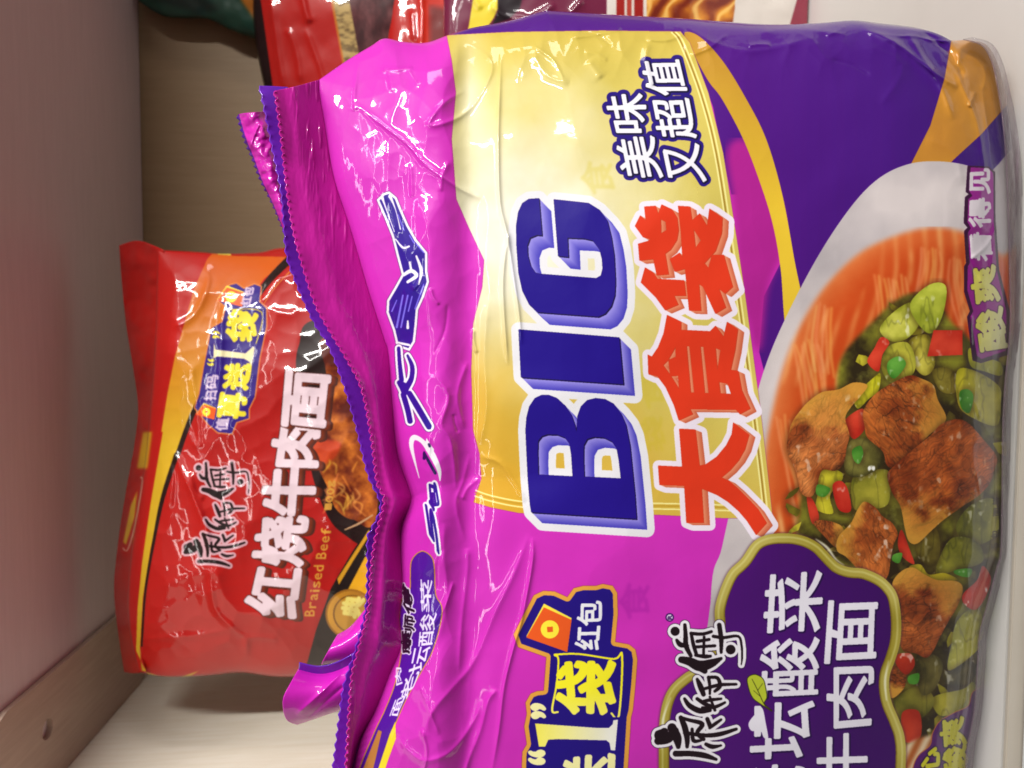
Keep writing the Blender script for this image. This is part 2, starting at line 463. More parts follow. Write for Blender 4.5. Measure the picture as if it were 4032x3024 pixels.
chunk([(740, 1500), (830, 1400), (880, 1300), (930, 1245), (1010, 1290), (1060, 1350), (1130, 1400), (1170, 1480), (1140, 1560), (1120, 1659), (1100, 1780), (1040, 1850), (960, 1820), (900, 1760), (800, 1650), (730, 1600)], C7, *MEAT, 74, 'meat')
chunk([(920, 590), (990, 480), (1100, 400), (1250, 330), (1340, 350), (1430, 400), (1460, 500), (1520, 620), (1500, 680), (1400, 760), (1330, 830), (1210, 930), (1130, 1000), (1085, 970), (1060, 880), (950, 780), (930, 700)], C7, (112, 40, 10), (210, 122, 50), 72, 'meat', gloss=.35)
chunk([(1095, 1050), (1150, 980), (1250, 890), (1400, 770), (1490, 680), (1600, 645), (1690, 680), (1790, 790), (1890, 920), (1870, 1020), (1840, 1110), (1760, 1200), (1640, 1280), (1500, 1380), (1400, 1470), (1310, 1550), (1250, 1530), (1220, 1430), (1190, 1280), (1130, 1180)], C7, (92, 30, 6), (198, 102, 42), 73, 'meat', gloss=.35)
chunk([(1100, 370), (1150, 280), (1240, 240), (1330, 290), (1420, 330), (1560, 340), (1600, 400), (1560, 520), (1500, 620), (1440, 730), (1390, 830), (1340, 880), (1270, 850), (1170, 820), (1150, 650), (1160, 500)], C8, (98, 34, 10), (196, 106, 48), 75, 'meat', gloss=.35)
chunk([(1090, 960), (1150, 940), (1200, 1000), (1180, 1100), (1090, 1160)], C8, (110, 44, 12), (176, 88, 36), 77, 'meat')
chunk([(700, 1120), (760, 1095), (810, 1160), (830, 1310), (750, 1310), (710, 1220)], C7, (180, 32, 18), (226, 76, 52), 66, 'pep')
chunk([(1600, 430), (1700, 330), (1740, 230), (1800, 320), (1760, 450), (1690, 540), (1610, 500)], C8, (168, 30, 16), (214, 52, 34), 67, 'pep', gloss=.9)
chunk([(1170, 1270), (1290, 1260), (1300, 1440), (1190, 1470)], C8, (160, 36, 18), (200, 66, 40), 68, 'pep')
chunk([(1130, 860), (1230, 850), (1260, 930), (1200, 1000), (1130, 930)], C8, (150, 34, 16), (190, 56, 30), 69, 'pep')
for i, (tf, q) in enumerate([(C7, [(1100, 230), (1180, 190), (1230, 250), (1150, 350), (1100, 310)]), (C7, [(1620, 450), (1680, 430), (1720, 480), (1690, 600), (1630, 560)]),
                             (C7, [(840, 870), (900, 840), (920, 900), (890, 970), (850, 940)]), (C7, [(590, 1120), (680, 1150), (640, 1210), (580, 1190)]),
                             (C8, [(1110, 150), (1170, 140), (1150, 210), (1100, 190)]), (C8, [(1545, 260), (1660, 250), (1640, 310), (1550, 290)]),
                             (C8, [(1215, 1010), (1290, 990), (1280, 1060), (1220, 1060)])]):
    chunk(q, tf, (50, 108, 26), (110, 176, 66), 80 + i, 'pep')
# lower right corner: pale noodles, then the violet bubble
A.paint(A.poly(C8([(1180, 1500), (1300, 1440), (1400, 1420), (1300, 1700), (1180, 1900)])), lambda X, Y, c: mix3((170, 90, 40), (222, 196, 160), np.clip(np.sin((X + Y * .5) / 9.) * .5 + .5, 0, 1)), 1, 6)
bub = A.poly(C8([(1690, 1110), (1640, 1220), (1540, 1270), (1440, 1330), (1390, 1410), (1370, 1500), (1290, 1570), (1250, 1659), (1240, 1800), (1900, 1900), (1900, 1100)]), sm=True)
A.paint(bub.grow(4), (190, 110, 60)); A.paint(bub, (84, 16, 104))
g = A.glyphs([quad('爽', C8, (1450, 1510), (1440, 1330), (1600, 1295), (1625, 1490)), quad('酸', C8, (1470, 1720), (1460, 1530), (1620, 1490), (1640, 1690)),
              quad('心', C8, (1300, 1700), (1330, 1540), (1430, 1510), (1430, 1690))], weight=5)
A.paint(g.grow(5), (40, 6, 60)); A.paint(g, (206, 200, 40))
# small black print along the lower edge
g = A.glyphs([quad('净', C8, (1690, 960), (1695, 900), (1735, 898), (1730, 955)), quad('含', C8, (1700, 880), (1705, 825), (1745, 820), (1740, 875)), quad('量', C8, (1712, 805), (1718, 755), (1755, 750), (1750, 800)),
              quad('五', C8, (1730, 700), (1735, 640), (1775, 636), (1768, 695)), quad('5', C8, (1800, 110), (1802, 70), (1850, 66), (1845, 105)), quad('包', C8, (1800, 40), (1805, -20), (1855, -22), (1850, 35)),
              quad('面', C8, (1815, -120), (1820, -180), (1860, -182), (1856, -125)), quad('饼', C8, (1810, -200), (1815, -255), (1858, -258), (1852, -204))], weight=1)
A.paint(g, (30, 22, 14), .9)
# upright slogan strip on the bowl
st = A.poly(CS([(320, 385), (440, 390), (475, 420), (478, 700), (500, 1000), (565, 1250), (557, 1500), (395, 1550), (350, 1535), (318, 1280), (335, 1245), (300, 1130), (300, 980), (312, 960), (300, 770), (322, 750), (298, 720), (305, 570), (330, 550), (310, 535)]))
A.paint(st.grow(3), (52, 4, 50))
st2 = A.poly(CS([(335, 390), (440, 396), (470, 425), (472, 700), (490, 1000), (548, 1250), (545, 1480), (400, 1530), (372, 1510), (335, 1275), (350, 1245), (315, 1120), (318, 980), (330, 960), (318, 780), (336, 752), (316, 715), (322, 580), (345, 560), (325, 530)]))
A.paint(st2, (142, 24, 132))
A.paint(A.glyphs([quad('见', CS, (332, 545), (336, 405), (448, 398), (450, 545)), quad('得', CS, (325, 745), (330, 580), (450, 572), (452, 745)), quad('看', CS, (335, 945), (332, 780), (452, 782), (465, 945))], weight=4), (216, 206, 214))
g = A.glyphs([quad('爽', CS, (352, 1205), (338, 1000), (475, 970), (508, 1180)), quad('酸', CS, (392, 1485), (362, 1265), (520, 1215), (552, 1460))], weight=6)
A.paint(g.grow(3), (60, 6, 60)); A.paint(g, lambda X, Y, c: mix3((212, 204, 74), (218, 214, 160), np.clip((X - 3820) / 130, 0, 1)))

# gold panel
GP = D([(965, 76), (1100, 69), (1300, 66), (1470, 68), (1490, 92), (1530, 200), (1562, 330), (1578, 430), (1592, 520), (1610, 640), (1626, 760), (1642, 880), (1656, 1000), (1669, 1119), (1560, 1119), (1420, 1112), (1200, 1112), (1120, 1108), (1060, 1096), (1023, 1085),
        (1040, 1034), (1036, 980), (1022, 930), (1018, 800), (1022, 700), (1042, 620), (1046, 562), (1012, 490), (986, 430), (976, 300), (985, 200), (976, 130)])
gp = A.poly(GP)


def gold(X, Y, c):
    x, y = X / K, Y / K
    n = vnoise(X, Y, 160, 14, 4)
    d = np.hypot((x - 1130) / 360, (y - 520) / 380)
    t = np.clip(d * 1.1 - .2 + .4 * (n - .5), 0, 1)
    col = mix3((234, 231, 218), (206, 188, 92), t)
    e = np.clip((y - 560) / 520 + (1180 - x) / 700 - .15 + .3 * (n - .5), 0, 1)[..., None] * np.clip(d * 2 - .7, 0, 1)[..., None]
    col = col * (1 - e) + np.array([210, 160, 44], np.float32) / 255 * e
    w = np.clip(1 - np.abs((x - 1015) / 56), 0, 1) * np.clip((480 - y) / 260, 0, 1)
    col = col * (1 - .6 * w[..., None]) + np.array([236, 234, 224], np.float32) / 255 * .6 * w[..., None]
    u = np.clip((190 - y) / 130, 0, 1)[..., None] * .7
    return col * (1 - u) + np.array([196, 170, 64], np.float32) / 255 * u


A.paint(gp.grow(2), (150, 40, 110), .6); A.paint(gp, gold)
# pale highlights printed as double lines along the panel rim
for off, c in ((10, (250, 244, 170)), (19, (250, 244, 170)), (15, (188, 146, 40))):
    A.paint(A.brush([D([(1024 + off * .2, 1085 - off * 1.35, 1.6), (1060, 1096 - off * 1.35, 1.6), (1120, 1108 - off * 1.35, 1.6), (1200, 1113 - off * 1.35, 1.6), (1420, 1113 - off * 1.35, 1.6), (1668 - off, 1119 - off * 1.35, 1.6)])]), c, .8)
    A.paint(A.brush([D([(1470 - off, 70, 1.7), (1488 - off, 95, 1.7), (1530 - off, 205, 1.7), (1562 - off, 330, 1.7), (1592 - off, 520, 1.7), (1626 - off, 760, 1.7), (1656 - off, 1000, 1.7), (1668 - off, 1105, 1.7)])]), c if off != 15 else (150, 110, 30), .75)
# faint ghost characters of the metallic underprint
A.paint(A.glyphs([quad('食', D, (1385, 885), (1375, 800), (1425, 795), (1435, 880)), quad('食', D, (1260, 420), (1250, 350), (1320, 345), (1330, 420)), quad('袋', D, (1390, 975), (1385, 900), (1430, 900), (1440, 975))], weight=3), (196, 176, 30), .28, 4)
A.paint(A.glyphs([quad('食', C6, (880, 480), (880, 200), (1120, 180), (1120, 470))], weight=3), (150, 18, 150), .35, 4)

# big letters
G_ = C4([(335, 155), (410, 150), (432, 418), (395, 415), (345, 435), (325, 490), (328, 560), (350, 640), (385, 690), (415, 698), (825, 730), (860, 710), (872, 660), (868, 590), (850, 520), (800, 455), (735, 440), (617, 435), (623, 575), (550, 567), (518, 158), (680, 175), (770, 185), (850, 235), (905, 310), (935, 430), (955, 560), (965, 750), (960, 850), (935, 930), (890, 985), (840, 1008), (400, 975), (340, 920), (290, 820), (262, 690), (248, 500), (245, 350), (260, 250), (290, 185)])
I_ = [C4([(262, 1102), (992, 1160)]), C5([(1022, 208), (280, 157)])]
I_ = np.concatenate(I_)
B_ = C5([(355, 1137), (1118, 1185), (1105, 1000), (1085, 800), (1070, 650), (1040, 500), (1005, 420), (950, 350), (890, 318), (820, 310), (760, 325), (715, 370), (690, 440), (682, 555), (670, 500), (645, 430), (600, 365), (540, 310), (480, 287), (430, 287), (380, 310), (340, 370), (320, 450), (313, 540), (320, 700), (330, 900), (345, 1080)])
B1 = C5([(405, 865), (400, 700), (403, 620), (430, 585), (470, 572), (540, 573), (600, 597), (632, 640), (645, 720), (655, 878)])
B2 = C5([(738, 880), (733, 740), (735, 650), (760, 605), (810, 590), (880, 595), (940, 625), (975, 675), (990, 760), (1005, 893)])


def block_letter(loops, vec, face, near, far, rim, rimcol, edge):
    h = A.poly(*loops, pad=rim + 60)
    n = int(max(abs(vec[0]), abs(vec[1])) / 1.5)
    ext = Hi(h.x, h.y, h.m.copy())
    for i in range(1, n + 1):
        ext.m |= h.shift(vec[0] * i / n, vec[1] * i / n).m
    A.paint(Hi(h.x, h.y, dilate(ext.m, rim)), rimcol)
    return h, ext, n


def block_fill(h, n, vec, near, far, face, edge):
    for i in range(n, 0, -1):
        t = i / n
        c = np.array(near) * (1 - t) + np.array(far) * t
        if t < .12: c = np.array(edge)
        A.paint(h.shift(vec[0] * t, vec[1] * t), tuple(c))
    A.paint(h.grow(1), edge); A.paint(h, face)


RIM = (226, 224, 230)
jobs = []
for loops, v in (([G_], (48, 50)), ([I_], (46, 46)), ([B_, B1, B2], (42, 43))):
    jobs.append((block_letter(loops, v, None, None, None, 30, RIM, None), v))
for (h, ext, n), v in jobs:
    # side walls of the printed block letters: lit lilac top, deep blue tail
    block_fill(h, n, v, (158, 148, 226), (66, 58, 178), (30, 6, 132), (18, 6, 62))
DA = C5([(1428, 532), (1545, 538), (1575, 800), (1620, 790), (1700, 735), (1770, 650), (1810, 570), (1820, 487), (1935, 575), (1905, 680), (1860, 760), (1800, 830), (1735, 885), (1790, 910), (1860, 970), (1930, 1040), (2000, 1115), (2062, 1215), (1985, 1300), (1920, 1200), (1860, 1130), (1780, 1060), (1700, 1010), (1590, 965), (1605, 1212), (1480, 1212), (1465, 945), (1285, 938), (1275, 800), (1450, 808)])
o5 = 1290.3
SHI = C5([(1340, 997 - o5), (1440, 1045 - o5), (1440, 1105 - o5), (1650, 1115 - o5), (1690, 1075 - o5), (1750, 1155 - o5), (1775, 1047 - o5), (1852, 1100 - o5), (1832, 1250 - o5), (1800, 1395 - o5), (1855, 112), (1880, 250), (1942, 385), (1868, 425), (1840, 393), (1505, 388), (1525, 425), (1425, 470), (1390, 360), (1330, 230), (1270, 150), (1205, 135), (1200, 1285 - o5), (1228, 1300 - o5), (1275, 1230 - o5), (1315, 1130 - o5)])
SH_H = [C5([(1400, 1228 - o5), (1403, 1300 - o5), (1345, 1325 - o5)]), C5([(1480, 1222 - o5), (1502, 1222 - o5), (1537, 270), (1510, 270)]), C5([(1580, 1226 - o5), (1604, 1226 - o5), (1642, 272), (1612, 272)]),
        C5([(1690, 1235 - o5), (1728, 1250 - o5), (1704, 110)]), C5([(1310, 70), (1350, 30), (1362, 140)]), C5([(1368, 150), (1420, 145), (1427, 245)]), C5([(1715, 190), (1780, 205), (1805, 280), (1725, 275)])]
DAI = [C4([(1180, 652), (1240, 690), (1270, 735), (1462, 745), (1475, 855), (1390, 855), (1420, 920), (1325, 960), (1260, 870), (1150, 760)]),
       C4([(1107, 350), (1145, 275), (1185, 310), (1175, 210), (1255, 205), (1275, 265), (1300, 195), (1375, 230), (1412, 290), (1422, 380), (1410, 450), (1365, 520), (1325, 550), (1350, 700), (1265, 707), (1240, 590), (1140, 600), (1130, 480), (1200, 460), (1220, 445), (1165, 430)]),
       C4([(1292, 300), (1330, 320), (1335, 380), (1295, 405)]),
       C4([(1420, 205), (1505, 210), (1520, 310), (1575, 260), (1630, 350), (1648, 225), (1740, 290), (1735, 400), (1690, 530), (1610, 620), (1640, 655), (1665, 560), (1750, 560), (1775, 650), (1815, 790), (1760, 840), (1715, 805), (1765, 940), (1690, 985), (1600, 790), (1570, 770), (1585, 965), (1500, 962), (1480, 760), (1470, 660), (1395, 680), (1360, 590), (1430, 545), (1452, 580), (1440, 400)]),
       C4([(1530, 370), (1585, 455), (1545, 510)])]
jobs = []
for loops, v in ((DAI, (26, 14)), ([SHI] + SH_H, (26, 12)), ([DA], (25, 10))):
    jobs.append((block_letter(loops, v, None, None, None, 22, (234, 222, 236), None), v))
for (h, ext, n), v in jobs:
    block_fill(h, n, v, (232, 148, 112), (196, 92, 62), (218, 54, 24), (190, 60, 30))
# four-sided slogan, white on navy
g = A.glyphs([quad('美', C1, (1385, 1290), (1330, 1000), (1610, 985), (1680, 1290)), quad('味', C1, (1320, 960), (1250, 690), (1545, 678), (1565, 960)), quad('又', C1, (1722, 1300), (1672, 1060), (1935, 1040), (1995, 1320)),
              quad('超', C1, (1645, 1000), (1590, 720), (1870, 710), (1925, 1000)), quad('值', C1, (1570, 690), (1515, 440), (1800, 435), (1860, 690))], weight=3)
A.paint(g.grow(17), (34, 10, 120)); A.paint(g.grow(5).shift(3, 2), (16, 8, 50)); A.paint(g, (232, 230, 238))

# promo badge
OB = C6([(45, 600), (80, 530), (205, 290), (280, 255), (370, 260), (470, 305), (520, 235), (600, 215), (700, 215), (750, 200), (830, 215), (865, 270), (870, 440), (850, 660), (960, 680), (1010, 720), (1025, 800), (1010, 1000), (990, 1200), (975, 1260), (950, 1659), (935, 2100), (880, 2500), (60, 2500), (100, 1800), (110, 1659), (115, 1530), (150, 1470), (130, 1330), (150, 1230), (140, 1140), (180, 1070), (230, 1050), (285, 1045), (305, 780), (80, 700)])
ob = A.poly(OB, pad=6)
A.paint(ob.grow(2), (150, 40, 90)); A.paint(ob, (222, 158, 62)); A.paint(ob.shrink(17), (30, 8, 122))
envelope(A, C6)
A.paint(A.glyphs([quad('包', C6, (548, 530), (555, 345), (740, 335), (740, 525)), quad('红', C6, (530, 715), (540, 545), (730, 535), (715, 720))], weight=3), (236, 236, 240))
yel = lambda X, Y, c: mix3((246, 236, 40), (250, 246, 180), np.clip((Y - 2700) / 260, 0, 1))
A.paint(A.brush([C6([(372, 765, 9), (400, 800, 8), (385, 1000, 8), (350, 1200, 9), (395, 1215, 8)]), C6([(370, 760, 8), (560, 755, 8), (840, 795, 8), (905, 770, 9), (880, 1240, 9), (820, 1225, 8)])]), yel)
A.paint(A.glyphs([quad('袋', C6, (390, 1215), (398, 820), (850, 815), (840, 1235))], weight=9), yel)
A.paint(A.poly(C6([(215, 1305), (700, 1340), (800, 1340), (830, 1310), (835, 1280), (872, 1275), (850, 1520), (815, 1518), (805, 1460), (780, 1440), (400, 1430), (320, 1435), (295, 1490), (245, 1490)])), lambda X, Y, c: mix3((246, 236, 90), (238, 236, 226), np.clip((X - 2100) / 300, 0, 1)))
A.paint(A.glyphs([quad('送', C6, (440, 1960), (450, 1560), (850, 1550), (820, 1950)), quad('”', C6, (195, 1260), (190, 1155), (290, 1160), (290, 1255)), quad('“', C6, (170, 1620), (170, 1530), (285, 1525), (285, 1625))], weight=7), (244, 238, 170))
A.paint(A.glyphs([quad('码', C6, (170, 1830), (175, 1680), (330, 1680), (330, 1830))], weight=3), (236, 236, 240))

# cloud-shaped name plate
CL = np.concatenate([C6([(1235, 2700), (1200, 1900), (1195, 1500), (1200, 1300), (1230, 1130), (1290, 1010), (1400, 910), (1500, 850), (1590, 720), (1640, 560), (1640, 400), (1680, 250), (1750, 100), (1850, 0)]),
                     C8([(120, 60), (220, 10), (360, 0), (480, 20), (580, 70), (650, 140), (720, 210), (800, 240), (900, 250), (1000, 290), (1070, 340), (1130, 420), (1155, 520), (1165, 650), (1155, 780), (1120, 900), (1085, 1000), (1080, 1100), (1100, 1200), (1150, 1320), (1190, 1450), (1195, 1659), (1150, 2300)])])
cl = A.poly(CL, sm=True, pad=10)
A.paint(cl.grow(4), (90, 50, 60), .7, 4)
A.paint(cl, lambda X, Y, c: mix3((146, 130, 30), (186, 172, 84), np.clip(vnoise(X, Y, 170, 6, 2) * 2 - .5, 0, 1)))
A.paint(cl.shrink(12).minus(cl.shrink(18)), (226, 222, 150), .6, 3)
A.paint(cl.shrink(36), (116, 96, 20), 1, 2)
A.paint(cl.shrink(41), lambda X, Y, c: mix3((78, 8, 118), (58, 2, 94), np.clip((X - 2700) / 700, 0, 1)))
A.paint(A.brush([C8([(560, 40, 3), (640, 100, 9), (700, 180, 5), (760, 225, 2)]), C6([(1290, 1100, 2), (1235, 1250, 8), (1225, 1350, 10), (1220, 1500, 8)]), C8([(1075, 900, 2), (1050, 1040, 7), (1060, 1180, 4)])]), (240, 238, 215), .85, 3)
W = (228, 224, 236)
g = A.glyphs([quad('菜', C8, (190, 715), (215, 290), (612, 262), (592, 690)), quad('酸', C8, (165, 1160), (172, 752), (585, 735), (572, 1140)), quad('面', C8, (625, 918), (655, 480), (995, 468), (980, 900)), quad('肉', C8, (645, 1380), (640, 955), (970, 942), (948, 1352)),
              quad('坛', C8, (100, 1600), (100, 1200), (550, 1188), (520, 1575)), quad('牛', C8, (570, 1800), (575, 1425), (920, 1412), (920, 1790)), quad('老', C8, (100, 2050), (108, 1645), (500, 1632), (480, 2040))], weight=4)
A.paint(g.grow(4).shift(3, 3), (34, 2, 66)); A.paint(g, W)
A.paint(A.poly(C8([(150, 1225), (185, 1240), (205, 1330), (225, 1455), (190, 1440), (170, 1400), (105, 1395), (85, 1345), (120, 1290), (150, 1265)]), sm=True), W)
lf = A.poly(C8([(80, 1025), (130, 1000), (185, 1030), (205, 1100), (212, 1160), (195, 1205), (250, 1255), (180, 1210), (120, 1165), (90, 1100)]), sm=True)
A.paint(lf.grow(3), (40, 40, 10)); A.paint(lf, (184, 196, 50)); A.paint(A.brush([C8([(110, 1030, 2), (150, 1110, 2.5), (200, 1215, 3), (250, 1255, 3)]), C8([(150, 1110, 2), (185, 1060, 1.5)]), C8([(165, 1150, 2), (120, 1110, 1.5)])]), (60, 60, 14))
g = A.brush([C6(s) for s in LOGO], pad=40)
A.paint(g.grow(14), (30, 8, 40)); A.paint(g.grow(12), (236, 232, 240)); A.paint(g, (26, 8, 18))
A.paint(A.brush([[(2637, 2431, 17)]]), (60, 10, 90)); A.paint(A.brush([[(2637, 2431, 12)]]), (214, 200, 226)); A.paint(A.glyphs([quad('R', C6, (1268, 482), (1268, 448), (1300, 448), (1300, 482))], weight=1), (60, 10, 90))

# lettering wrapped over the top of the bag
NAVY = (44, 14, 140)
sil = A.poly(S1([(275, 180), (330, 125), (380, 110), (440, 160), (480, 260), (535, 385), (600, 500), (690, 610), (690, 760), (705, 850), (660, 980), (615, 1080), (605, 1200), (590, 1340), (545, 1415), (440, 1380), (410, 1250), (355, 1100), (360, 1000), (430, 880), (480, 790), (440, 640), (400, 480), (340, 330)]))
A.paint(sil.grow(2), (70, 20, 90)); A.paint(sil, (232, 228, 236)); A.paint(sil.shrink(10), NAVY)
A.paint(A.brush([S1([(320, 160, 14), (345, 230, 6), (420, 440, 4)]), S1([(385, 150, 14), (430, 260, 4), (470, 420, 6)]), S1([(430, 500, 5), (490, 570, 9), (540, 560, 8)]), S1([(600, 640, 8), (640, 760, 14), (620, 870, 6)]), S1([(500, 790, 14), (560, 760, 16), (600, 800, 16), (530, 850, 12)]),
                 S1([(545, 690, 8), (560, 760, 10)]), S1([(530, 1170, 7), (530, 1225, 12)]), S1([(440, 1345, 10), (540, 1365, 10)])]), (232, 228, 236))
A.paint(A.brush([S1([(490, 960, 7), (440, 1220, 9)]), S1([(530, 960, 7), (475, 1220, 7)]), S1([(565, 970, 6), (535, 1090, 6)]), S1([(440, 1000, 4), (400, 1090, 6)]), S1([(660, 870, 5), (590, 1070, 6)]), S1([(600, 540, 5), (660, 610, 5)]), S1([(450, 300, 4), (500, 430, 5)]), S1([(545, 470, 5), (580, 530, 6)])]), (120, 108, 226))
big = A.brush([S2([(352, -60, 14), (360, 60, 16), (375, 200, 20)]), S2([(425, 0, 10), (462, 90, 18), (455, 190, 20), (410, 270, 26)]), S2([(355, 220, 18), (395, 260, 36), (400, 300, 26)]), S2([(390, 320, 22), (425, 440, 22), (445, 535, 22)]), S2([(440, 310, 22), (500, 410, 24), (600, 580, 24)])], pad=30)
A.paint(big.grow(11), (60, 20, 90)); A.paint(big.grow(9), (232, 228, 236)); A.paint(big, NAVY)
A.paint(A.brush([S2([(520, 1000, 3), (480, 850, 10), (455, 730, 18), (475, 670, 22), (545, 700, 18), (620, 800, 26), (680, 930, 18), (690, 1020, 5)]), S2([(580, 680, 4), (600, 760, 30), (620, 770, 20)])]), (232, 228, 236))
A.paint(A.brush([S2([(560, 800, 10), (560, 840, 12)]), S2([(560, 790, 8), (600, 870, 12), (650, 960, 12)]), S2([(605, 740, 10), (600, 725, 10)])]), (30, 12, 80))
g = A.glyphs([quad('包', S2, (608, 1275), (590, 1025), (652, 1040), (690, 1260)), quad('5', S2, (612, 1500), (566, 1185), (640, 1285), (684, 1625))], weight=3)
A.paint(g.grow(8), (232, 228, 236)); A.paint(g, NAVY)
cap = A.poly(S3([(750, 300), (760, 190), (825, 130), (890, 165), (912, 240), (922, 430), (965, 520), (955, 640), (900, 830), (830, 960), (710, 1180), (625, 1380), (560, 1560), (520, 1720), (380, 1720), (490, 1420), (570, 1250), (645, 1050), (690, 800), (672, 620), (690, 470), (745, 400)]), sm=True)
A.paint(cap.grow(4), (196, 150, 40)); A.paint(cap, (74, 16, 146))
A.paint(A.poly(S3([(640, 1330), (645, 1450), (590, 1600), (550, 1720), (500, 1720), (600, 1420)])), (228, 206, 40))
A.paint(A.poly(S3([(520, 1390), (545, 1400), (500, 1600), (470, 1720), (390, 1720)])), (176, 116, 54))
A.paint(A.glyphs([quad('菜', S3, (825, 560), (812, 320), (905, 330), (880, 560)), quad('酸', S3, (800, 800), (820, 570), (935, 560), (900, 790)), quad('坛', S3, (730, 1010), (770, 800), (890, 800), (840, 960)), quad('老', S3, (660, 1200), (710, 1020), (820, 960), (740, 1160)),
                  quad('面', S3, (600, 1290), (640, 1180), (730, 1120), (650, 1300)), quad('肉', S3, (640, 1080), (640, 950), (680, 950), (690, 1060))], weight=1), (222, 214, 238))
g = A.glyphs([quad('傅', S3, (700, 560), (690, 345), (750, 420), (780, 580)), quad('师', S3, (700, 680), (705, 575), (775, 590), (775, 690)), quad('康', S3, (690, 860), (680, 690), (760, 690), (740, 850))], weight=2)
A.paint(g.grow(5), (220, 206, 232)); A.paint(g, (28, 10, 30))
PURPLE = A

# ================================================================== red bag artwork (standing behind)
R1 = T(400, 900, .6027); R2 = T(400, 1700, .6027)
A = Art(430, 880, 1760, 2740, (186, 24, 18))
A.paint(A.poly([(430, 880), (1760, 880), (1760, 2740), (430, 2740)]), lambda X, Y, c: mix3((156, 15, 12), (180, 22, 16), vnoise(X, Y, 300, 41, 3)))
band = np.concatenate([R1([(760, 120), (1230, 110), (1215, 200), (1060, 330), (860, 620), (680, 980), (600, 1200), (500, 1470)]), R2([(430, 300), (370, 560), (320, 760), (270, 1080), (250, 1420), (262, 1560), (460, 1620), (640, 1560), (560, 1610), (300, 1590), (225, 1430), (235, 1150), (265, 850), (320, 470), (400, 0)]), R1([(390, 1330), (430, 1080), (480, 830), (540, 620), (600, 400), (690, 200)])])
A.paint(A.poly(band), lambda X, Y, c: mix3((190, 84, 20), (200, 160, 34), np.clip((Y - 1050) / 700, 0, 1)))
A.paint(A.brush([R1([(1240, 190, 26), (1100, 330, 22), (1000, 470, 18), (800, 800, 16), (600, 1200, 16), (500, 1470, 16)]), R2([(490, 150, 16), (400, 430, 14), (340, 720, 10), (285, 1050, 8), (262, 1400, 6)])]), (28, 12, 8))
A.paint(A.brush([R1([(1250, 260, 3), (1120, 400, 3), (1020, 560, 2)])]), (206, 130, 40))
# far top face: yellow stripe and rounded seal outline
A.paint(A.poly(R2([(270, 0), (330, 0), (300, 240), (230, 240)])), (196, 150, 24), 1, 4)
A.paint(A.brush([R2([(255, 300, 4), (265, 330, 5), (220, 600, 5), (170, 770, 4), (140, 760, 4)])]), (206, 150, 130))
A.paint(A.poly(R2([(235, 380), (215, 560), (160, 740), (140, 720), (190, 480)])), (206, 160, 36), 1, 3)
A.paint(A.poly(R1([(760, 145), (835, 150), (850, 175), (760, 170)])), (214, 190, 70))
A.paint(A.poly(R1([(835, 150), (1160, 112), (1210, 120), (1210, 185), (850, 178)])), (160, 26, 20))
# promo badge
OB = R1([(765, 470), (840, 370), (880, 360), (930, 395), (1000, 365), (1040, 380), (1030, 480), (1075, 520), (1075, 640), (1030, 850), (1000, 1100), (960, 1180), (960, 1240), (880, 1265), (850, 1340), (760, 1330), (700, 1280), (610, 1170), (640, 1080), (670, 900), (690, 800), (720, 650), (790, 610), (815, 510)])
ob = A.poly(OB, pad=8)
A.paint(ob.grow(5), (206, 120, 50)); A.paint(ob, (44, 18, 118))
EB = lambda p: R1([(748 + (q[0] - 145) * .5 + (q[1] - 355) * .02, 372 + (q[1] - 355) * .36) for q in p])
envelope(A, EB)
EC = lambda p: R1([(615 + (q[0] - 145) * .37, 1140 + (q[1] - 355) * .28) for q in p])
envelope(A, EC)
Y2 = (222, 206, 44)
A.paint(A.glyphs([quad('袋', R1, (810, 730), (840, 530), (1020, 560), (1000, 735)), quad('送', R1, (795, 1045), (815, 880), (975, 890), (950, 1050)), quad('再', R1, (760, 1230), (785, 1070), (945, 1090), (930, 1235))], weight=7), Y2)
A.paint(A.brush([R1([(830, 530, 3), (1045, 545, 3), (1010, 750, 3)])]), Y2)
A.paint(A.poly(R1([(735, 740), (745, 790), (940, 815), (990, 770), (1000, 780), (980, 900), (965, 870), (930, 850), (755, 835), (730, 850)])), (226, 218, 170))
A.paint(A.glyphs([quad('码', R1, (680, 1050), (695, 960), (765, 955), (750, 1050)), quad('扫', R1, (665, 1125), (680, 1065), (755, 1060), (745, 1120)), quad('包', R1, (925, 440), (935, 380), (995, 385), (985, 440)), quad('红', R1, (905, 500), (920, 445), (980, 445), (970, 500)), quad('值', R1, (740, 1320), (755, 1240), (835, 1240), (820, 1320))], weight=2), (196, 176, 200))
A.paint(A.glyphs([quad('”', R1, (725, 715), (730, 670), (775, 675), (770, 715)), quad('“', R1, (690, 895), (695, 850), (735, 855), (730, 895))], weight=2), Y2)
# maker's name
RL = lambda p: np.array([[x, y, r * .84] for x, y, r in R2([(525 + (q[0] - 1150) * .62, 195 + (q[1] - 510) * .63, q[2] * .62 / 1.0) for q in p])])
g = A.brush([RL(s) for s in LOGO], pad=20)
A.paint(g.grow(9), (206, 160, 170)); A.paint(g, (26, 10, 10))
A.paint(A.brush([R2([(655, 160, 20)])]), (170, 100, 110), .7); A.paint(A.brush([R2([(655, 160, 13)])]), (176, 26, 22), .8); A.paint(A.glyphs([quad('R', R2, (648, 170), (648, 150), (664, 150), (664, 170))]), (190, 120, 120))
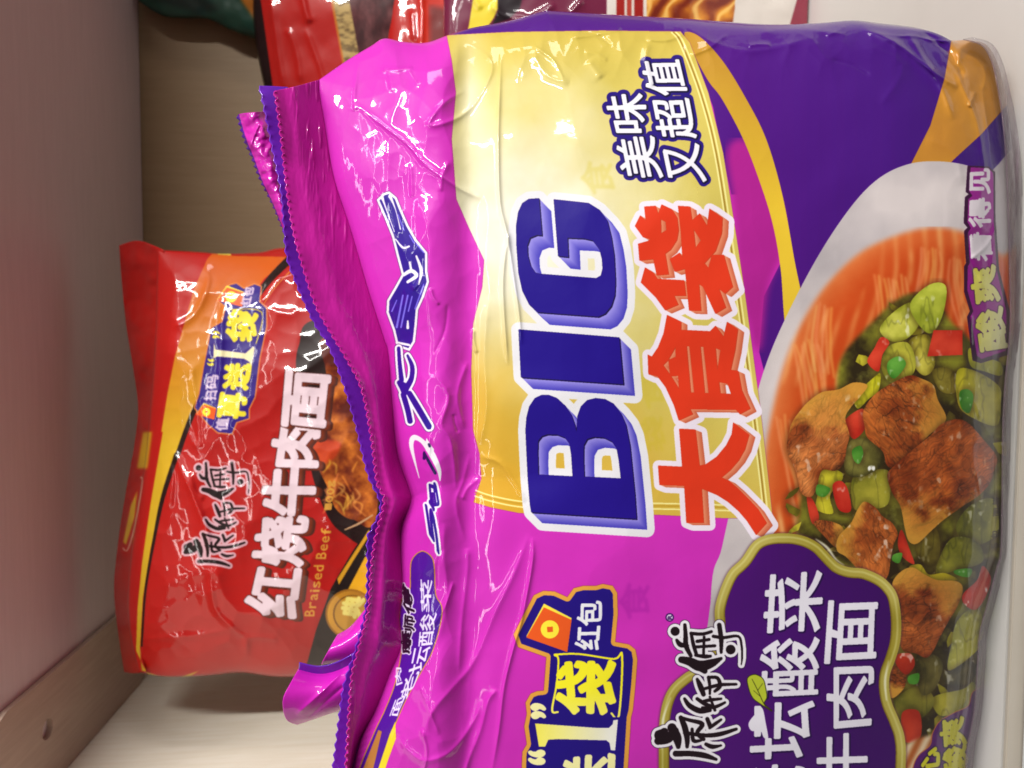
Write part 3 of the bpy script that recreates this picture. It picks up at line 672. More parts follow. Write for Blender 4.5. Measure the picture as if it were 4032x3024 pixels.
# bowl of noodles
bowl = A.poly(R1([(1380, 600), (1290, 760), (1270, 900), (1300, 1100), (1340, 1330), (1390, 1660), (1560, 1980), (1900, 2000), (1900, 600)]), sm=True)
A.paint(bowl, (32, 12, 10))
A.paint(A.poly(R1([(1440, 720), (1460, 900), (1480, 1100), (1400, 1350), (1390, 1500), (1480, 1700), (1530, 1830), (1640, 1900), (1800, 1850), (1800, 700)]), sm=True),
        lambda X, Y, c: mix3((84, 20, 4), (212, 120, 40), np.clip(vnoise(X, Y, 70, 43, 5) * 2.6 - .95, 0, 1)))
A.paint(A.poly(R1([(1380, 1400), (1450, 1380), (1560, 1400), (1520, 1500), (1400, 1540)]), sm=True), (196, 60, 26), .8, 4)
for i in range(26):
    r = random.Random(i)
    x = r.uniform(1430, 1680); y = r.uniform(1480, 1800)
    A.paint(A.brush([R1([(x, y, 4), (x + r.uniform(-30, 50), y + r.uniform(20, 50), 6), (x + r.uniform(-50, 80), y + r.uniform(60, 110), 3)])]), (r.randint(216, 240), r.randint(130, 180), r.randint(50, 90)), .7, 3)
A.paint(A.brush([R2([(1590, 640, 4), (1680, 600, 7), (1770, 545, 4)])]), (190, 150, 110))
# lower stripes and medal
A.paint(A.poly(R2([(1740, 640), (1900, 500), (1900, 1300), (1700, 1560), (1340, 1520), (1400, 1300), (1500, 1020), (1640, 780)])), (26, 12, 8))
A.paint(A.poly(R2([(1540, 960), (1720, 680), (1745, 640), (1760, 660), (1640, 850), (1550, 1000)])), (206, 150, 30))
A.paint(A.poly(R2([(1610, 1030), (1720, 820), (1900, 700), (1900, 1200), (1700, 1300)])), (220, 160, 24))
mc = R2([(1625, 1190)])[0]
A.paint(A.brush([[(mc[0], mc[1], 98)]]), (150, 98, 20)); A.paint(A.brush([[(mc[0], mc[1], 90)]]), lambda X, Y, c: mix3((206, 150, 44), (142, 88, 16), np.clip((X - mc[0] + 90) / 180, 0, 1)))
A.paint(A.brush([[(mc[0] + 6, mc[1], 74)]]), (112, 72, 14)); A.paint(A.brush([[(mc[0] + 8, mc[1], 70)]]), (186, 136, 40))
A.paint(A.glyphs([quad('典', R2, (1560, 1200), (1590, 1070), (1720, 1090), (1690, 1220))], weight=5), (224, 210, 110))
# product name in white blocks with brown sides
g2 = A.glyphs([quad('红', R2, (930, 1170), (1000, 885), (1300, 905), (1260, 1215)), quad('烧', R2, (985, 860), (1035, 560), (1350, 560), (1310, 875)), quad('牛', R2, (1050, 530), (1075, 240), (1400, 230), (1375, 545)), quad('肉', R2, (1100, 215), (1145, -60), (1420, -40), (1405, 225))], weight=9)
g1 = A.glyphs([quad('面', R1, (1185, 1280), (1215, 930), (1490, 950), (1450, 1310))], weight=9)
for q in (g2, g1):
    for i in range(24, 0, -2): A.paint(q.shift(i, i * .35).grow(2), (60 + 3 * (24 - i), 24 + (24 - i), 16))
    A.paint(q.grow(3), (70, 24, 20)); A.paint(q, (222, 200, 208))
x = 0
seq = 'Braised Beef'
for i, ch in enumerate(seq):
    if ch == ' ':
        continue
    y1 = 1205 - sum({'i': 28, ' ': 30}.get(q, 53) for q in seq[:i]); xs = 1325 + (1205 - y1) * .2
    hgt = 66 if ch in 'Bdf' else 46
    hgt = 62 if ch == 'i' else hgt
    wd = 40 if ch not in 'i' else 14
    A.paint(A.glyphs([quad(ch, R2, (xs + 66 - hgt, y1), (xs + 66 - hgt + 4, y1 - wd), (xs + 68, y1 - wd), (xs + 64, y1))], weight=1), (206, 146, 50))
for i, ch in enumerate('100g'):
    y1 = 510 - i * 50
    A.paint(A.glyphs([quad(ch, R2, (1455 + i * 8, y1), (1460 + i * 8, y1 - 40), (1505 + i * 8, y1 - 40), (1500 + i * 8, y1))], weight=1), (206, 150, 60))
RED = A

# ================================================================== artwork of the bags along the right
U = T(400, 0, .6329); U5 = T(900, 0, .5424)
A = Art(960, -800, 1760, 600, (190, 26, 20))
A.paint(A.poly(U([(880, -1300), (990, 0), (1060, 500), (1120, 1000), (800, 1000), (800, -1300)])), (26, 6, 8))  # bag's shaded side, painted in as near black
A.paint(A.poly(U([(1380, -1300), (1425, 0), (1500, 400), (1590, 900), (2300, 900), (2300, -1300)])), (206, 120, 34))
A.paint(A.poly(U([(1395, -1300), (1440, 0), (1512, 400), (1600, 900), (2300, 900), (2300, -1300)])), lambda X, Y, c: mix3((196, 166, 104), (120, 96, 60), np.clip(vnoise(X * 1.0, Y * 2.2, 22, 9, 3) * 3 - 1.2, 0, 1)))
A.paint(A.poly(U([(1485, -1300), (1540, 0), (1612, 400), (1700, 900), (2300, 900), (2300, -1300)])), lambda X, Y, c: mix3((60, 22, 26), (110, 60, 62), np.clip(vnoise(X * 2, Y, 60, 12, 4) * 2 - .6, 0, 1)))
BACKRED = A
A = Art(1500, -800, 1960, 600, (176, 22, 14))
A.paint(A.poly([(1650, -800), (1800, -800), (1800, 600), (1650, 600)]), (196, 40, 20), 1, 16)  # rounded shading painted into the red: lighter band along the curve
A.paint(A.poly([(1690, 20), (1790, 40), (1770, 600), (1700, 600)]), (110, 10, 6), 1, 10)  # darker red painted in as the shaded part of the curve
REDTUBE = A
A = Art(1700, -900, 3300, 500, (106, 24, 58))
A.paint(A.poly(C1([(330, -200), (475, -200), (480, 60), (450, 130), (400, 200), (380, 420), (230, 420), (280, 120)])), (226, 204, 56))
A.paint(A.poly(C1([(475, -200), (700, -200), (640, 60), (560, 140), (440, 180), (480, 80)])), (30, 18, 26), 1, 3)
A.paint(A.poly(C1([(1270, -1000), (3000, -1000), (3000, 420), (1270, 420)])), (214, 206, 198))
A.paint(A.poly(C1([(1340, -1000), (1400, -1000), (1400, 420), (1340, 420)])), (156, 30, 26))
A.paint(A.poly(C1([(1415, -1000), (1450, -1000), (1450, 420), (1415, 420)])), (176, 60, 48))
A.paint(A.poly(C1([(1470, -1000), (1535, -1000), (1535, 420), (1470, 420)])), (150, 26, 22))


def noodlepic(X, Y, c):
    w = X * .8 + Y * .5 + 90 * (vnoise(X, Y, 160, 15, 3) - .5) * 2
    s = np.sin(w / 13.) * .5 + .5
    col = mix3((110, 30, 8), (226, 150, 40), np.clip(s * .8 + vnoise(X, Y, 60, 16, 4) * .9 - .45, 0, 1))
    k = np.clip(s - .86, 0, 1)[..., None] * 4
    return col * (1 - k) + np.array([248, 220, 140], np.float32) / 255 * k


A.paint(A.poly(C1([(1560, -1000), (2240, -1000), (2200, 60), (2150, 420), (1560, 420)])), noodlepic)
A.paint(A.poly(CR([(600, -1000), (560, 0), (515, 160), (500, 700), (1000, 700), (1000, -1000)])), (140, 34, 60))
A.paint(A.poly(CR([(660, -1000), (640, 0), (640, 700), (1000, 700), (1000, -1000)])), (104, 36, 56))
WINE = A


# ------------------------------------------------------------------ materials
def new_mat(name):
    m = bpy.data.materials.new(name); m.use_nodes = True
    nt = m.node_tree
    return m, nt, nt.nodes['Principled BSDF']


def film(name, art=None, color=None, rough=.42, coat=.75, bump=.12, scale=260., stretch=(1, 1, 1), edge=None):
    """printed plastic film: gloss coat over the print, fine crinkle"""
    m, nt, b = new_mat(name)
    L = nt.links
    if art is not None:
        t = nt.nodes.new('ShaderNodeTexImage'); t.image = art.image(name + '_print'); t.extension = 'EXTEND'; t.interpolation = 'Cubic'
        L.new(t.outputs[0], b.inputs['Base Color'])
    elif edge is not None:
        uv = nt.nodes.new('ShaderNodeUVMap'); sep = nt.nodes.new('ShaderNodeSeparateXYZ'); r = nt.nodes.new('ShaderNodeValToRGB')
        r.color_ramp.interpolation = 'CONSTANT'
        r.color_ramp.elements[0].color = edge[1] + (1,); r.color_ramp.elements[1].color = color + (1,); r.color_ramp.elements[1].position = edge[0]
        L.new(uv.outputs[0], sep.inputs[0]); L.new(sep.outputs[0], r.inputs[0]); L.new(r.outputs[0], b.inputs['Base Color'])
    else:
        b.inputs['Base Color'].default_value = color + (1,)
    b.inputs['Roughness'].default_value = rough
    b.inputs['Coat Weight'].default_value = coat
    b.inputs['Coat Roughness'].default_value = .05
    b.inputs['Specular IOR Level'].default_value = .2
    tc = nt.nodes.new('ShaderNodeTexCoord'); mp = nt.nodes.new('ShaderNodeMapping'); n = nt.nodes.new('ShaderNodeTexNoise'); bp = nt.nodes.new('ShaderNodeBump')
    mp.inputs['Scale'].default_value = stretch
    n.inputs['Scale'].default_value = scale; n.inputs['Detail'].default_value = 3
    bp.inputs['Strength'].default_value = bump; bp.inputs['Distance'].default_value = .0006
    L.new(tc.outputs['Object'], mp.inputs[0]); L.new(mp.outputs[0], n.inputs['Vector']); L.new(n.outputs[0], bp.inputs['Height'])
    L.new(bp.outputs[0], b.inputs['Normal']); L.new(bp.outputs[0], b.inputs['Coat Normal'])
    return m


def lin(r, g, b):
    f = lambda c: (c / 255 / 12.92) if c / 255 < .04045 else ((c / 255 + .055) / 1.055) ** 2.4
    return (f(r), f(g), f(b))


def laminate(name, c0, c1, axis, rough=.5):
    m, nt, b = new_mat(name); L = nt.links
    tc = nt.nodes.new('ShaderNodeTexCoord'); mp = nt.nodes.new('ShaderNodeMapping'); n = nt.nodes.new('ShaderNodeTexNoise'); r = nt.nodes.new('ShaderNodeValToRGB')
    s = [420., 420., 420.]; s[axis] = 28.
    mp.inputs['Scale'].default_value = s
    n.inputs['Scale'].default_value = 1.0; n.inputs['Detail'].default_value = 5; n.inputs['Roughness'].default_value = .65
    r.color_ramp.elements[0].position = .35; r.color_ramp.elements[0].color = c0 + (1,)
    r.color_ramp.elements[1].position = .68; r.color_ramp.elements[1].color = c1 + (1,)
    bp = nt.nodes.new('ShaderNodeBump'); bp.inputs['Strength'].default_value = .15; bp.inputs['Distance'].default_value = .0004
    L.new(tc.outputs['Object'], mp.inputs[0]); L.new(mp.outputs[0], n.inputs['Vector']); L.new(n.outputs[0], r.inputs[0]); L.new(r.outputs[0], b.inputs['Base Color'])
    L.new(n.outputs[0], bp.inputs['Height']); L.new(bp.outputs[0], b.inputs['Normal'])
    b.inputs['Roughness'].default_value = rough
    return m


def painted(name, col, rough=.4, var=.06, scale=40):
    m, nt, b = new_mat(name); L = nt.links
    tc = nt.nodes.new('ShaderNodeTexCoord'); n = nt.nodes.new('ShaderNodeTexNoise'); r = nt.nodes.new('ShaderNodeValToRGB')
    n.inputs['Scale'].default_value = scale; n.inputs['Detail'].default_value = 6
    r.color_ramp.elements[0].position = .3; r.color_ramp.elements[0].color = tuple(c * (1 - var) for c in col) + (1,)
    r.color_ramp.elements[1].position = .7; r.color_ramp.elements[1].color = tuple(min(1, c * (1 + var)) for c in col) + (1,)
    L.new(tc.outputs['Object'], n.inputs['Vector']); L.new(n.outputs[0], r.inputs[0]); L.new(r.outputs[0], b.inputs['Base Color'])
    b.inputs['Roughness'].default_value = rough
    return m


def clear_film(name):
    m, nt, b = new_mat(name); L = nt.links
    b.inputs['Base Color'].default_value = lin(120, 96, 112) + (1,)
    b.inputs['Roughness'].default_value = .2; b.inputs['Coat Weight'].default_value = .5; b.inputs['Coat Roughness'].default_value = .05
    tr = nt.nodes.new('ShaderNodeBsdfTransparent'); mx = nt.nodes.new('ShaderNodeMixShader'); mx.inputs[0].default_value = .4
    L.new(tr.outputs[0], mx.inputs[1]); L.new(b.outputs[0], mx.inputs[2]); L.new(mx.outputs[0], nt.nodes['Material Output'].inputs[0])
    return m


# ------------------------------------------------------------------ object helpers
def thing(name, label, cat, loc=(0, 0, 0), group=None, kind=None):
    o = bpy.data.objects.new(name, None); COL.objects.link(o)
    o.empty_display_size = .02
    o.location = loc; o['label'] = label; o['category'] = cat
    if group: o['group'] = group
    if kind: o['kind'] = kind
    return o


def link(name, verts, faces, mat, parent=None, uv=None, smooth_=True, label=None):
    me = bpy.data.meshes.new(name)
    off = np.array(parent.location) if parent else 0
    me.from_pydata((np.asarray(verts) - off).tolist(), [], faces if isinstance(faces, list) else faces.tolist())
    if uv is not None:
        l = me.uv_layers.new(name='UVMap')
        idx = np.empty(len(me.loops), np.int32); me.loops.foreach_get('vertex_index', idx)
        l.data.foreach_set('uv', np.asarray(uv, np.float32)[idx].ravel())
    me.polygons.foreach_set('use_smooth', [smooth_] * len(me.polygons))
    me.materials.append(mat); me.update()
    o = bpy.data.objects.new(name, me); COL.objects.link(o)
    if parent: o.parent = parent
    if label: o['label'] = label
    return o


def box(name, lo, hi, mat, parent=None, bevel=.0015):
    import bmesh
    bm = bmesh.new(); bmesh.ops.create_cube(bm, size=1)
    lo, hi = np.array(lo), np.array(hi)
    off = np.array(parent.location) if parent else np.zeros(3)
    for v in bm.verts: v.co = Vector((lo + hi) / 2 + (hi - lo) * np.array(v.co) - off)
    if bevel: bmesh.ops.bevel(bm, geom=bm.edges[:], offset=bevel, segments=2, affect='EDGES')
    me = bpy.data.meshes.new(name); bm.to_mesh(me); bm.free(); me.materials.append(mat)
    o = bpy.data.objects.new(name, me); COL.objects.link(o)
    if parent: o.parent = parent
    return o


def resample(p, n):
    p = np.asarray(p, float)
    if len(p) > 2: p = smooth(p, False, 10)
    d = np.concatenate([[0], np.cumsum(np.hypot(*np.diff(p, axis=0).T))])
    t = np.linspace(0, d[-1], n)
    return np.stack([np.interp(t, d, p[:, 0]), np.interp(t, d, p[:, 1])], -1)


def coons(Lf, Rt, Up, Dn, ns, nt):
    L_, R_, U_, D_ = resample(Lf, nt), resample(Rt, nt), resample(Up, ns), resample(Dn, ns)
    s = np.linspace(0, 1, ns)[:, None, None]; t = np.linspace(0, 1, nt)[None, :, None]
    P = (1 - s) * L_[None] + s * R_[None] + (1 - t) * U_[:, None] + t * D_[:, None] \
        - ((1 - s) * (1 - t) * L_[0] + (1 - s) * t * L_[-1] + s * (1 - t) * R_[0] + s * t * R_[-1])
    return P, np.broadcast_to(s[..., 0], P.shape[:2]), np.broadcast_to(t[..., 0], P.shape[:2])


def grid_faces(ns, nt, off=0):
    i = np.arange(ns - 1)[:, None] * nt + np.arange(nt - 1)[None] + off
    return np.stack([i, i + nt, i + nt + 1, i + 1], -1).reshape(-1, 4)


def sheet(name, P, Y, mat, parent, art=None, thick=.0004, label=None, uv=None):
    """thin film: front skin, back skin and rim"""
    ns, nt = P.shape[:2]
    V = unproj(P[..., 0], P[..., 1], Y)
    du = np.gradient(V, axis=0); dv = np.gradient(V, axis=1)
    n = np.cross(du, dv); n /= np.maximum(np.linalg.norm(n, axis=-1, keepdims=True), 1e-12)
    n[n[..., 1] < 0] *= -1
    V2 = V + n * thick
    f1 = grid_faces(ns, nt); f2 = grid_faces(ns, nt, ns * nt)[:, ::-1]
    ring = np.concatenate([np.arange(nt), np.arange(1, ns) * nt + nt - 1, (ns - 1) * nt + np.arange(nt - 2, -1, -1), np.arange(ns - 2, 0, -1) * nt])
    r2 = np.roll(ring, -1)
    f3 = np.stack([ring, r2, r2 + ns * nt, ring + ns * nt], -1)
    if uv is None: uv = art.uv(P[..., 0], P[..., 1]) if art else np.stack(np.meshgrid(np.linspace(0, 1, ns), np.linspace(0, 1, nt), indexing='ij'), -1)
    uv = uv.reshape(-1, 2)
    return link(name, np.concatenate([V.reshape(-1, 3), V2.reshape(-1, 3)]), np.concatenate([f1, f2, f3]), mat, parent, np.concatenate([uv, uv]), label=label)


def pouch(name, P, s, t, Y, Y0, back, mat, parent, art, zmin=None):
    """closed pillow: front film at depth Y, back film bulging away from rim depth Y0"""
    ns, nt = P.shape[:2]
    V = unproj(P[..., 0], P[..., 1], Y)
    B = unproj(P[..., 0], P[..., 1], Y0)
    B[..., 1] += back
    if zmin is not None:
        V[..., 2] = np.maximum(V[..., 2], zmin); B[..., 2] = np.maximum(B[..., 2], zmin)
    idx = np.arange(ns * nt).reshape(ns, nt)
    inner = np.zeros((ns, nt), bool); inner[1:-1, 1:-1] = True
    bidx = idx.copy(); bidx[inner] = ns * nt + np.arange(inner.sum())
    f1 = grid_faces(ns, nt)
    f2 = bidx.reshape(-1)[f1][:, ::-1]
    uv = art.uv(P[..., 0], P[..., 1])
    return link(name, np.concatenate([V.reshape(-1, 3), B[inner]]), np.concatenate([f1, f2]), mat, parent, np.concatenate([uv.reshape(-1, 2), uv[inner]]))


def creases(px, py, lines):
    """folds in the film: (points, height, half-width px); negative height is a valley"""
    out = np.zeros(px.shape)
    for pts, amp, w in lines:
        pts = smooth(np.array(pts, float), False, 4) if len(pts) > 2 else np.array(pts, float)
        dm = np.full(px.shape, 1e9); tm = np.zeros(px.shape); n = len(pts) - 1
        sel = (px > pts[:, 0].min() - 6 * w) & (px < pts[:, 0].max() + 6 * w) & (py > pts[:, 1].min() - 6 * w) & (py < pts[:, 1].max() + 6 * w)
        if not sel.any(): continue
        x, y = px[sel], py[sel]; d_ = np.full(x.shape, 1e9); t_ = np.zeros(x.shape)
        for i, (a, b) in enumerate(zip(pts[:-1], pts[1:])):
            e = b - a; q = np.clip(((x - a[0]) * e[0] + (y - a[1]) * e[1]) / max(e.dot(e), 1e-9), 0, 1)
            d = np.hypot(x - a[0] - e[0] * q, y - a[1] - e[1] * q)
            k = d < d_; d_[k] = d[k]; t_[k] = ((i + q) / n)[k]
        w = w * .85
        out[sel] += .62 * amp * np.exp(-np.sqrt((d_ / w) ** 2 + .15) + .387) * np.clip(np.sin(np.clip(t_, 0, 1) * math.pi) * 2.2, 0, 1)
    return out


def crumple(px, py, step, seed, stretch=1.0):
    """shallow dishes that meet in sharp folds, 0..1"""
    r = np.random.RandomState(seed)
    wx = px + step * .5 * (vnoise(px, py, step * 1.6, seed, 2) - .5); wy = (py + step * .5 * (vnoise(px, py, step * 1.6, seed + 1, 2) - .5)) * stretch
    gx = np.floor(wx / step).astype(int); gy = np.floor(wy / step).astype(int)
    J = r.rand(128, 128, 3); best = np.full(px.shape, 9.0)
    for i in (-1, 0, 1):
        for j in (-1, 0, 1):
            q = J[(gx + i) % 128, (gy + j) % 128]
            d = (wx / step - gx - i - q[..., 0]) ** 2 + (wy / step - gy - j - q[..., 1]) ** 2
            best = np.minimum(best, d * (.6 + .8 * q[..., 2]))
    return np.clip(best, 0, 1.2)


# ------------------------------------------------------------------ the shelf bay
Y_BACK = 0.535
FRONT = floor_depth(2203, 830)
zc = float(unproj(306, 300, Y_BACK)[2])
xl = float(unproj(306, 1436, Y_BACK)[0])
xa = float(unproj(306, 1262, Y_BACK)[0])
XR = 0.62
shelf = thing('shelf_unit', 'pale wood-grain shelf bay with a dowel hole that the noodle bags stand in', 'shelf', (xl, FRONT, 0), kind='structure')
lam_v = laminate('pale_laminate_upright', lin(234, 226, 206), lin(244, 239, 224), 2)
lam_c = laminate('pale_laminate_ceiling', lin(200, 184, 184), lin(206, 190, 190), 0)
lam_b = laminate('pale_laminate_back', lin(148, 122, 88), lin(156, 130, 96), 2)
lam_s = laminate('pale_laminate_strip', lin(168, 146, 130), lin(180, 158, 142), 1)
white = painted('white_shelf_board', lin(208, 206, 202), .35, .02)
CEIL_FRONT = 0.345
box('upper_board', (xl, CEIL_FRONT, zc), (XR, Y_BACK, zc + .025), lam_c, shelf)
box('back_panel', (xl - .02, Y_BACK + .001, -.06), (XR, Y_BACK + .02, zc + .05), lam_b, shelf)
box('side_panel', (xl - .02, FRONT - .01, -.06), (xl - .0005, Y_BACK, zc + .05), lam_v, shelf)
box('lower_board', (xl, FRONT, -.022), (XR, Y_BACK, 0), white, shelf)
box('edge_band', (xl, FRONT - .0022, -.022), (XR, FRONT - .0003, .0008), painted('cream_edge_band', lin(176, 168, 156), .4, .03), shelf, .0004)
box('price_rail', (xl, FRONT - .016, -.045), (XR, FRONT - .0028, -.004), painted('grey_price_rail', lin(186, 188, 192), .3, .03), shelf, .002)


def strip_with_hole():
    """flat batten under the upper board, a round dowel hole drilled up into it"""
    z = zc - .003
    hp = np.array([103, 1575])
    # where the sight line through the hole meets the batten
    d = np.array([(hp[0] * K - CX) / F_PX, (CY - hp[1] * K) / F_PX, -1.0]); w = RW @ d
    c = CAM + w * ((z - CAM_H) / w[2]); r = .0052
    x0, x1, y0, y1 = xl, xa, CEIL_FRONT + .001, Y_BACK
    n = 48; V = []; Fc = []
    for k in range(n):
        a = 2 * math.pi * k / n; dx, dy = math.cos(a), math.sin(a)
        V.append((c[0] + r * dx, c[1] + r * dy, z))
        tx = ((x1 if dx > 0 else x0) - c[0]) / dx if abs(dx) > 1e-9 else 1e9
        ty = ((y1 if dy > 0 else y0) - c[1]) / dy if abs(dy) > 1e-9 else 1e9
        q = min(tx, ty); V.append((c[0] + q * dx, c[1] + q * dy, z))
        V.append((c[0] + r * dx, c[1] + r * dy, z + .012))
        V.append((c[0] + q * dx, c[1] + q * dy, zc - .0004))
    for k in range(n):
        a, b = 4 * k, 4 * ((k + 1) % n)
        Fc += [(a, a + 1, b + 1, b), (b, b + 2, a + 2, a), (a + 1, a + 3, b + 3, b + 1)]
    V.append((c[0], c[1], z + .012)); m = len(V) - 1
    for k in range(n): Fc.append((4 * k + 2, 4 * ((k + 1) % n) + 2, m))
    link('hole_batten', V, Fc, lam_s, shelf, smooth_=False)


strip_with_hole()

# ------------------------------------------------------------------ purple bag
YB = 0.256
yaw = lambda q: .0000000078 * (np.asarray(q, float) - 520) ** 2 - .0006
GRP = 'noodle bags standing in the shelf bay'
bag = thing('noodle_bag', 'big purple and magenta noodle bag lettered BIG standing at the front of the shelf', 'noodle bag', tuple(unproj(2180, 1000, YB + .02) * (1, 1, 0)), GRP)
m_purple = film('purple_print_film', PURPLE, bump=.07)
Lf = [(690, 172), (690, 200), (700, 260), (720, 380), (757, 495), (794, 622), (828, 728), (839, 768), (847, 874), (858, 980), (884, 1059), (887, 1085), (868, 1138), (866, 1190), (869, 1274), (863, 1335), (866, 1396), (841, 1458), (811, 1534), (780, 1595), (762, 1659), (735, 1760), (720, 2050)]
Up = [(690, 172), (750, 130), (800, 100), (830, 83), (870, 90), (920, 92), (970, 75), (1020, 60), (1100, 45), (1170, 25), (1200, 24), (1330, 32), (1480, 40), (1650, 52), (1760, 50), (1840, 44), (1900, 50), (1990, 62), (2040, 85), (2095, 86)]
Rt = [(2095, 86), (2132, 97), (2156, 138), (2172, 200), (2182, 265), (2194, 380), (2198, 536), (2195, 692), (2182, 822), (2178, 898), (2177, 965), (2174, 1176), (2164, 1226), (2145, 1302), (2128, 1367), (2124, 1428), (2116, 1529), (2102, 1610), (2097, 1659), (2084, 1760), (2080, 2050)]
Dn = [(720, 2050), (1400, 2060), (2080, 2050)]
P, s, t = coons(Lf, Rt, Up, Dn, 720, 860)
px, py = P[..., 0], P[..., 1]
CREASE = [
    ([(1083, 110), (1078, 220), (1076, 324), (1080, 439), (1095, 505), (1111, 609), (1122, 688), (1127, 745)], .0016, 3.5),
    ([(1100, 500), (1090, 560), (1086, 620), (1090, 701), (1097, 790)], .0016, 4),
    ([(1055, 640), (1046, 760), (1050, 880), (1036, 960)], .0012, 9),
    ([(1036, 985), (1080, 1000), (1110, 1040), (1135, 1085)], .0010, 7),
    ([(765, 222), (836, 277), (881, 312), (925, 360), (990, 405), (1040, 430)], .0016, 6),
    ([(1005, 195), (960, 222), (928, 262), (946, 270), (1010, 240), (1060, 160), (1050, 120), (1000, 90)], .0012, 6),
    ([(774, 131), (765, 208), (768, 240)], .0009, 5), ([(830, 84), (820, 115), (770, 135)], .001, 6),
    ([(840, 150), (848, 200)], .0007, 6), ([(880, 150), (905, 190)], .0008, 6),
    ([(1009, 1183), (1010, 1230), (997, 1348), (991, 1458)], .0012, 7),
    ([(1144, 1152), (1110, 1240), (1071, 1320), (1025, 1427), (979, 1485), (933, 1540), (905, 1620)], .0015, 9),
    ([(1150, 1160), (1150, 1213), (1129, 1329), (1110, 1396), (1089, 1482), (1077, 1580), (1060, 1680)], .0018, 5),
    ([(1075, 1490), (1055, 1513), (1037, 1580), (1009, 1653), (1000, 1720)], .0018, 7),
    ([(860, 1590), (880, 1620), (918, 1644), (976, 1622), (1025, 1555), (1040, 1510)], .0016, 8),
    ([(935, 805), (969, 855), (953, 916), (972, 948), (982, 1003), (985, 1060)], .0016, 7),
    ([(1011, 779), (988, 853), (1003, 927)], .001, 6), ([(1035, 1033), (1010, 1055), (998, 1080)], .001, 6),
    ([(1005, 1170), (985, 1090), (1000, 1040), (1015, 980)], .0010, 7),
    ([(960, 1130), (958, 1200), (965, 1300), (940, 1400)], .0014, 10),
    ([(905, 420), (930, 520), (920, 640), (930, 740)], .0012, 18),
    ([(880, 1150), (900, 1300), (880, 1420), (830, 1560)], .0016, 20),
    ([(1400, 90), (1395, 140), (1410, 190)], .0012, 9), ([(1150, 110), (1180, 160), (1230, 180)], .0010, 9), ([(1270, 130), (1300, 170)], .0010, 9),
    ([(1480, 60), (1560, 100), (1640, 110), (1760, 80)], .0012, 10), ([(1960, 70), (1990, 120), (2030, 180), (2060, 260)], .0020, 9), ([(2080, 90), (2070, 160), (2110, 260), (2130, 380)], .0018, 8),
    ([(2120, 180), (2135, 300), (2150, 450), (2140, 620)], .0014, 6), ([(2140, 700), (2150, 900), (2146, 1100), (2120, 1300)], .0012, 5),
    ([(1850, 90), (1950, 140), (1900, 230)], .0008, 12), ([(2000, 300), (2060, 330), (2080, 400)], .0006, 12),
]
sp_ = np.where(s < .5, np.clip(4 * s * (1 - s), 0, 1) ** .55, np.clip(1 - np.clip(2 * s - 1, 0, 1) ** 7, 0, 1) ** .6)
rr = random.Random(5)
for i in range(46):
    z = i % 3
    if z == 0: x0, y0, a = rr.uniform(880, 1040), rr.uniform(150, 1640), rr.uniform(1.1, 2.1)
    elif z == 1: x0, y0, a = rr.uniform(760, 2080), rr.uniform(55, 150), rr.uniform(-.5, .6)
    else: x0, y0, a = rr.uniform(2060, 2170), rr.uniform(120, 1500), rr.uniform(1.2, 2.0)
    L = rr.uniform(35, 120); b = a + rr.uniform(-.5, .5)
    CREASE.append(([(x0, y0), (x0 + math.cos(a) * L * .5, y0 + math.sin(a) * L * .5), (x0 + math.cos(a) * L * .5 + math.cos(b) * L * .5, y0 + math.sin(a) * L * .5 + math.sin(b) * L * .5)], rr.uniform(.0006, .0014) * rr.choice([1, 1, -.7]), rr.uniform(2.6, 4.5)))
CREASE += [([(1860, 60), (1930, 90), (2010, 150), (2070, 190)], .003, 9), ([(1990, 66), (2050, 110), (2080, 170)], -.003, 8), ([(1640, 70), (1720, 62), (1830, 74)], .002, 7)]
pil = sp_ * np.clip(1 - np.abs(2 * t - 1) ** 3.2, 0, 1) ** .6
low = vnoise(px, py, 330, 2, 3) - .5
mid = vnoise(px * 1.0, py * .6, 60, 6, 3) - .5
topz = np.clip(1 - (px - 700) / 520, 0, 1)
rim = np.clip(np.minimum(np.minimum(s, 1 - s) * 18, np.minimum(t, 1 - t) * 30), 0, 1)
bulge = .030 * pil + rim * (.005 * low + .0005 * topz * mid) + rim * creases(px, py, CREASE)
# gusset: the film dips behind the seal, swells where the lettering wraps over
edgew = np.clip(np.maximum(np.maximum((1080 - px) / 160, (190 - py) / 90), (px - 2030) / 70), .10, 1)
bulge += rim * edgew * (.0024 * crumple(px, py, 96, 90, .55) + .0004 * crumple(px, py, 34, 92, .7))
bulge += rim * .0004 * (vnoise(px, py * .6, 11, 51, 2) - .5) * np.clip(1 - s * 22, 0, 1) * np.clip((640 - py) / 200, .15, 1)
bulge += rim * (.0035 * np.exp(-((px - 940) / 60) ** 2) - .003 * np.exp(-((px - 1010) / 40) ** 2)) * (.6 + .8 * vnoise(py, px * 0 + 3, 160, 17, 2))
pouch('pouch', P, s, t, YB + .014 + yaw(py) - bulge, YB + .014 + yaw(py), .05 * pil, m_purple, bag, PURPLE, zmin=.0012)

E1 = [(592, 196), (597, 223), (607, 298), (613, 357), (622, 432), (632, 494), (646, 550), (675, 643), (698, 692), (748, 775), (781, 841), (801, 940), (814, 1042), (829, 1082), (810, 1164), (801, 1231), (796, 1310), (775, 1400), (760, 1458), (753, 1549), (747, 1659), (735, 1800), (710, 2050)]
E0 = [(559, 185), (565, 208), (580, 283), (592, 342), (607, 417), (613, 494), (619, 553), (636, 603), (675, 692), (708, 745), (735, 811), (765, 907), (794, 1023), (822, 1090), (804, 1140), (794, 1164), (793, 1247), (788, 1323), (766, 1406), (745, 1470), (737, 1513), (719, 1659), (705, 1800), (690, 2050)]


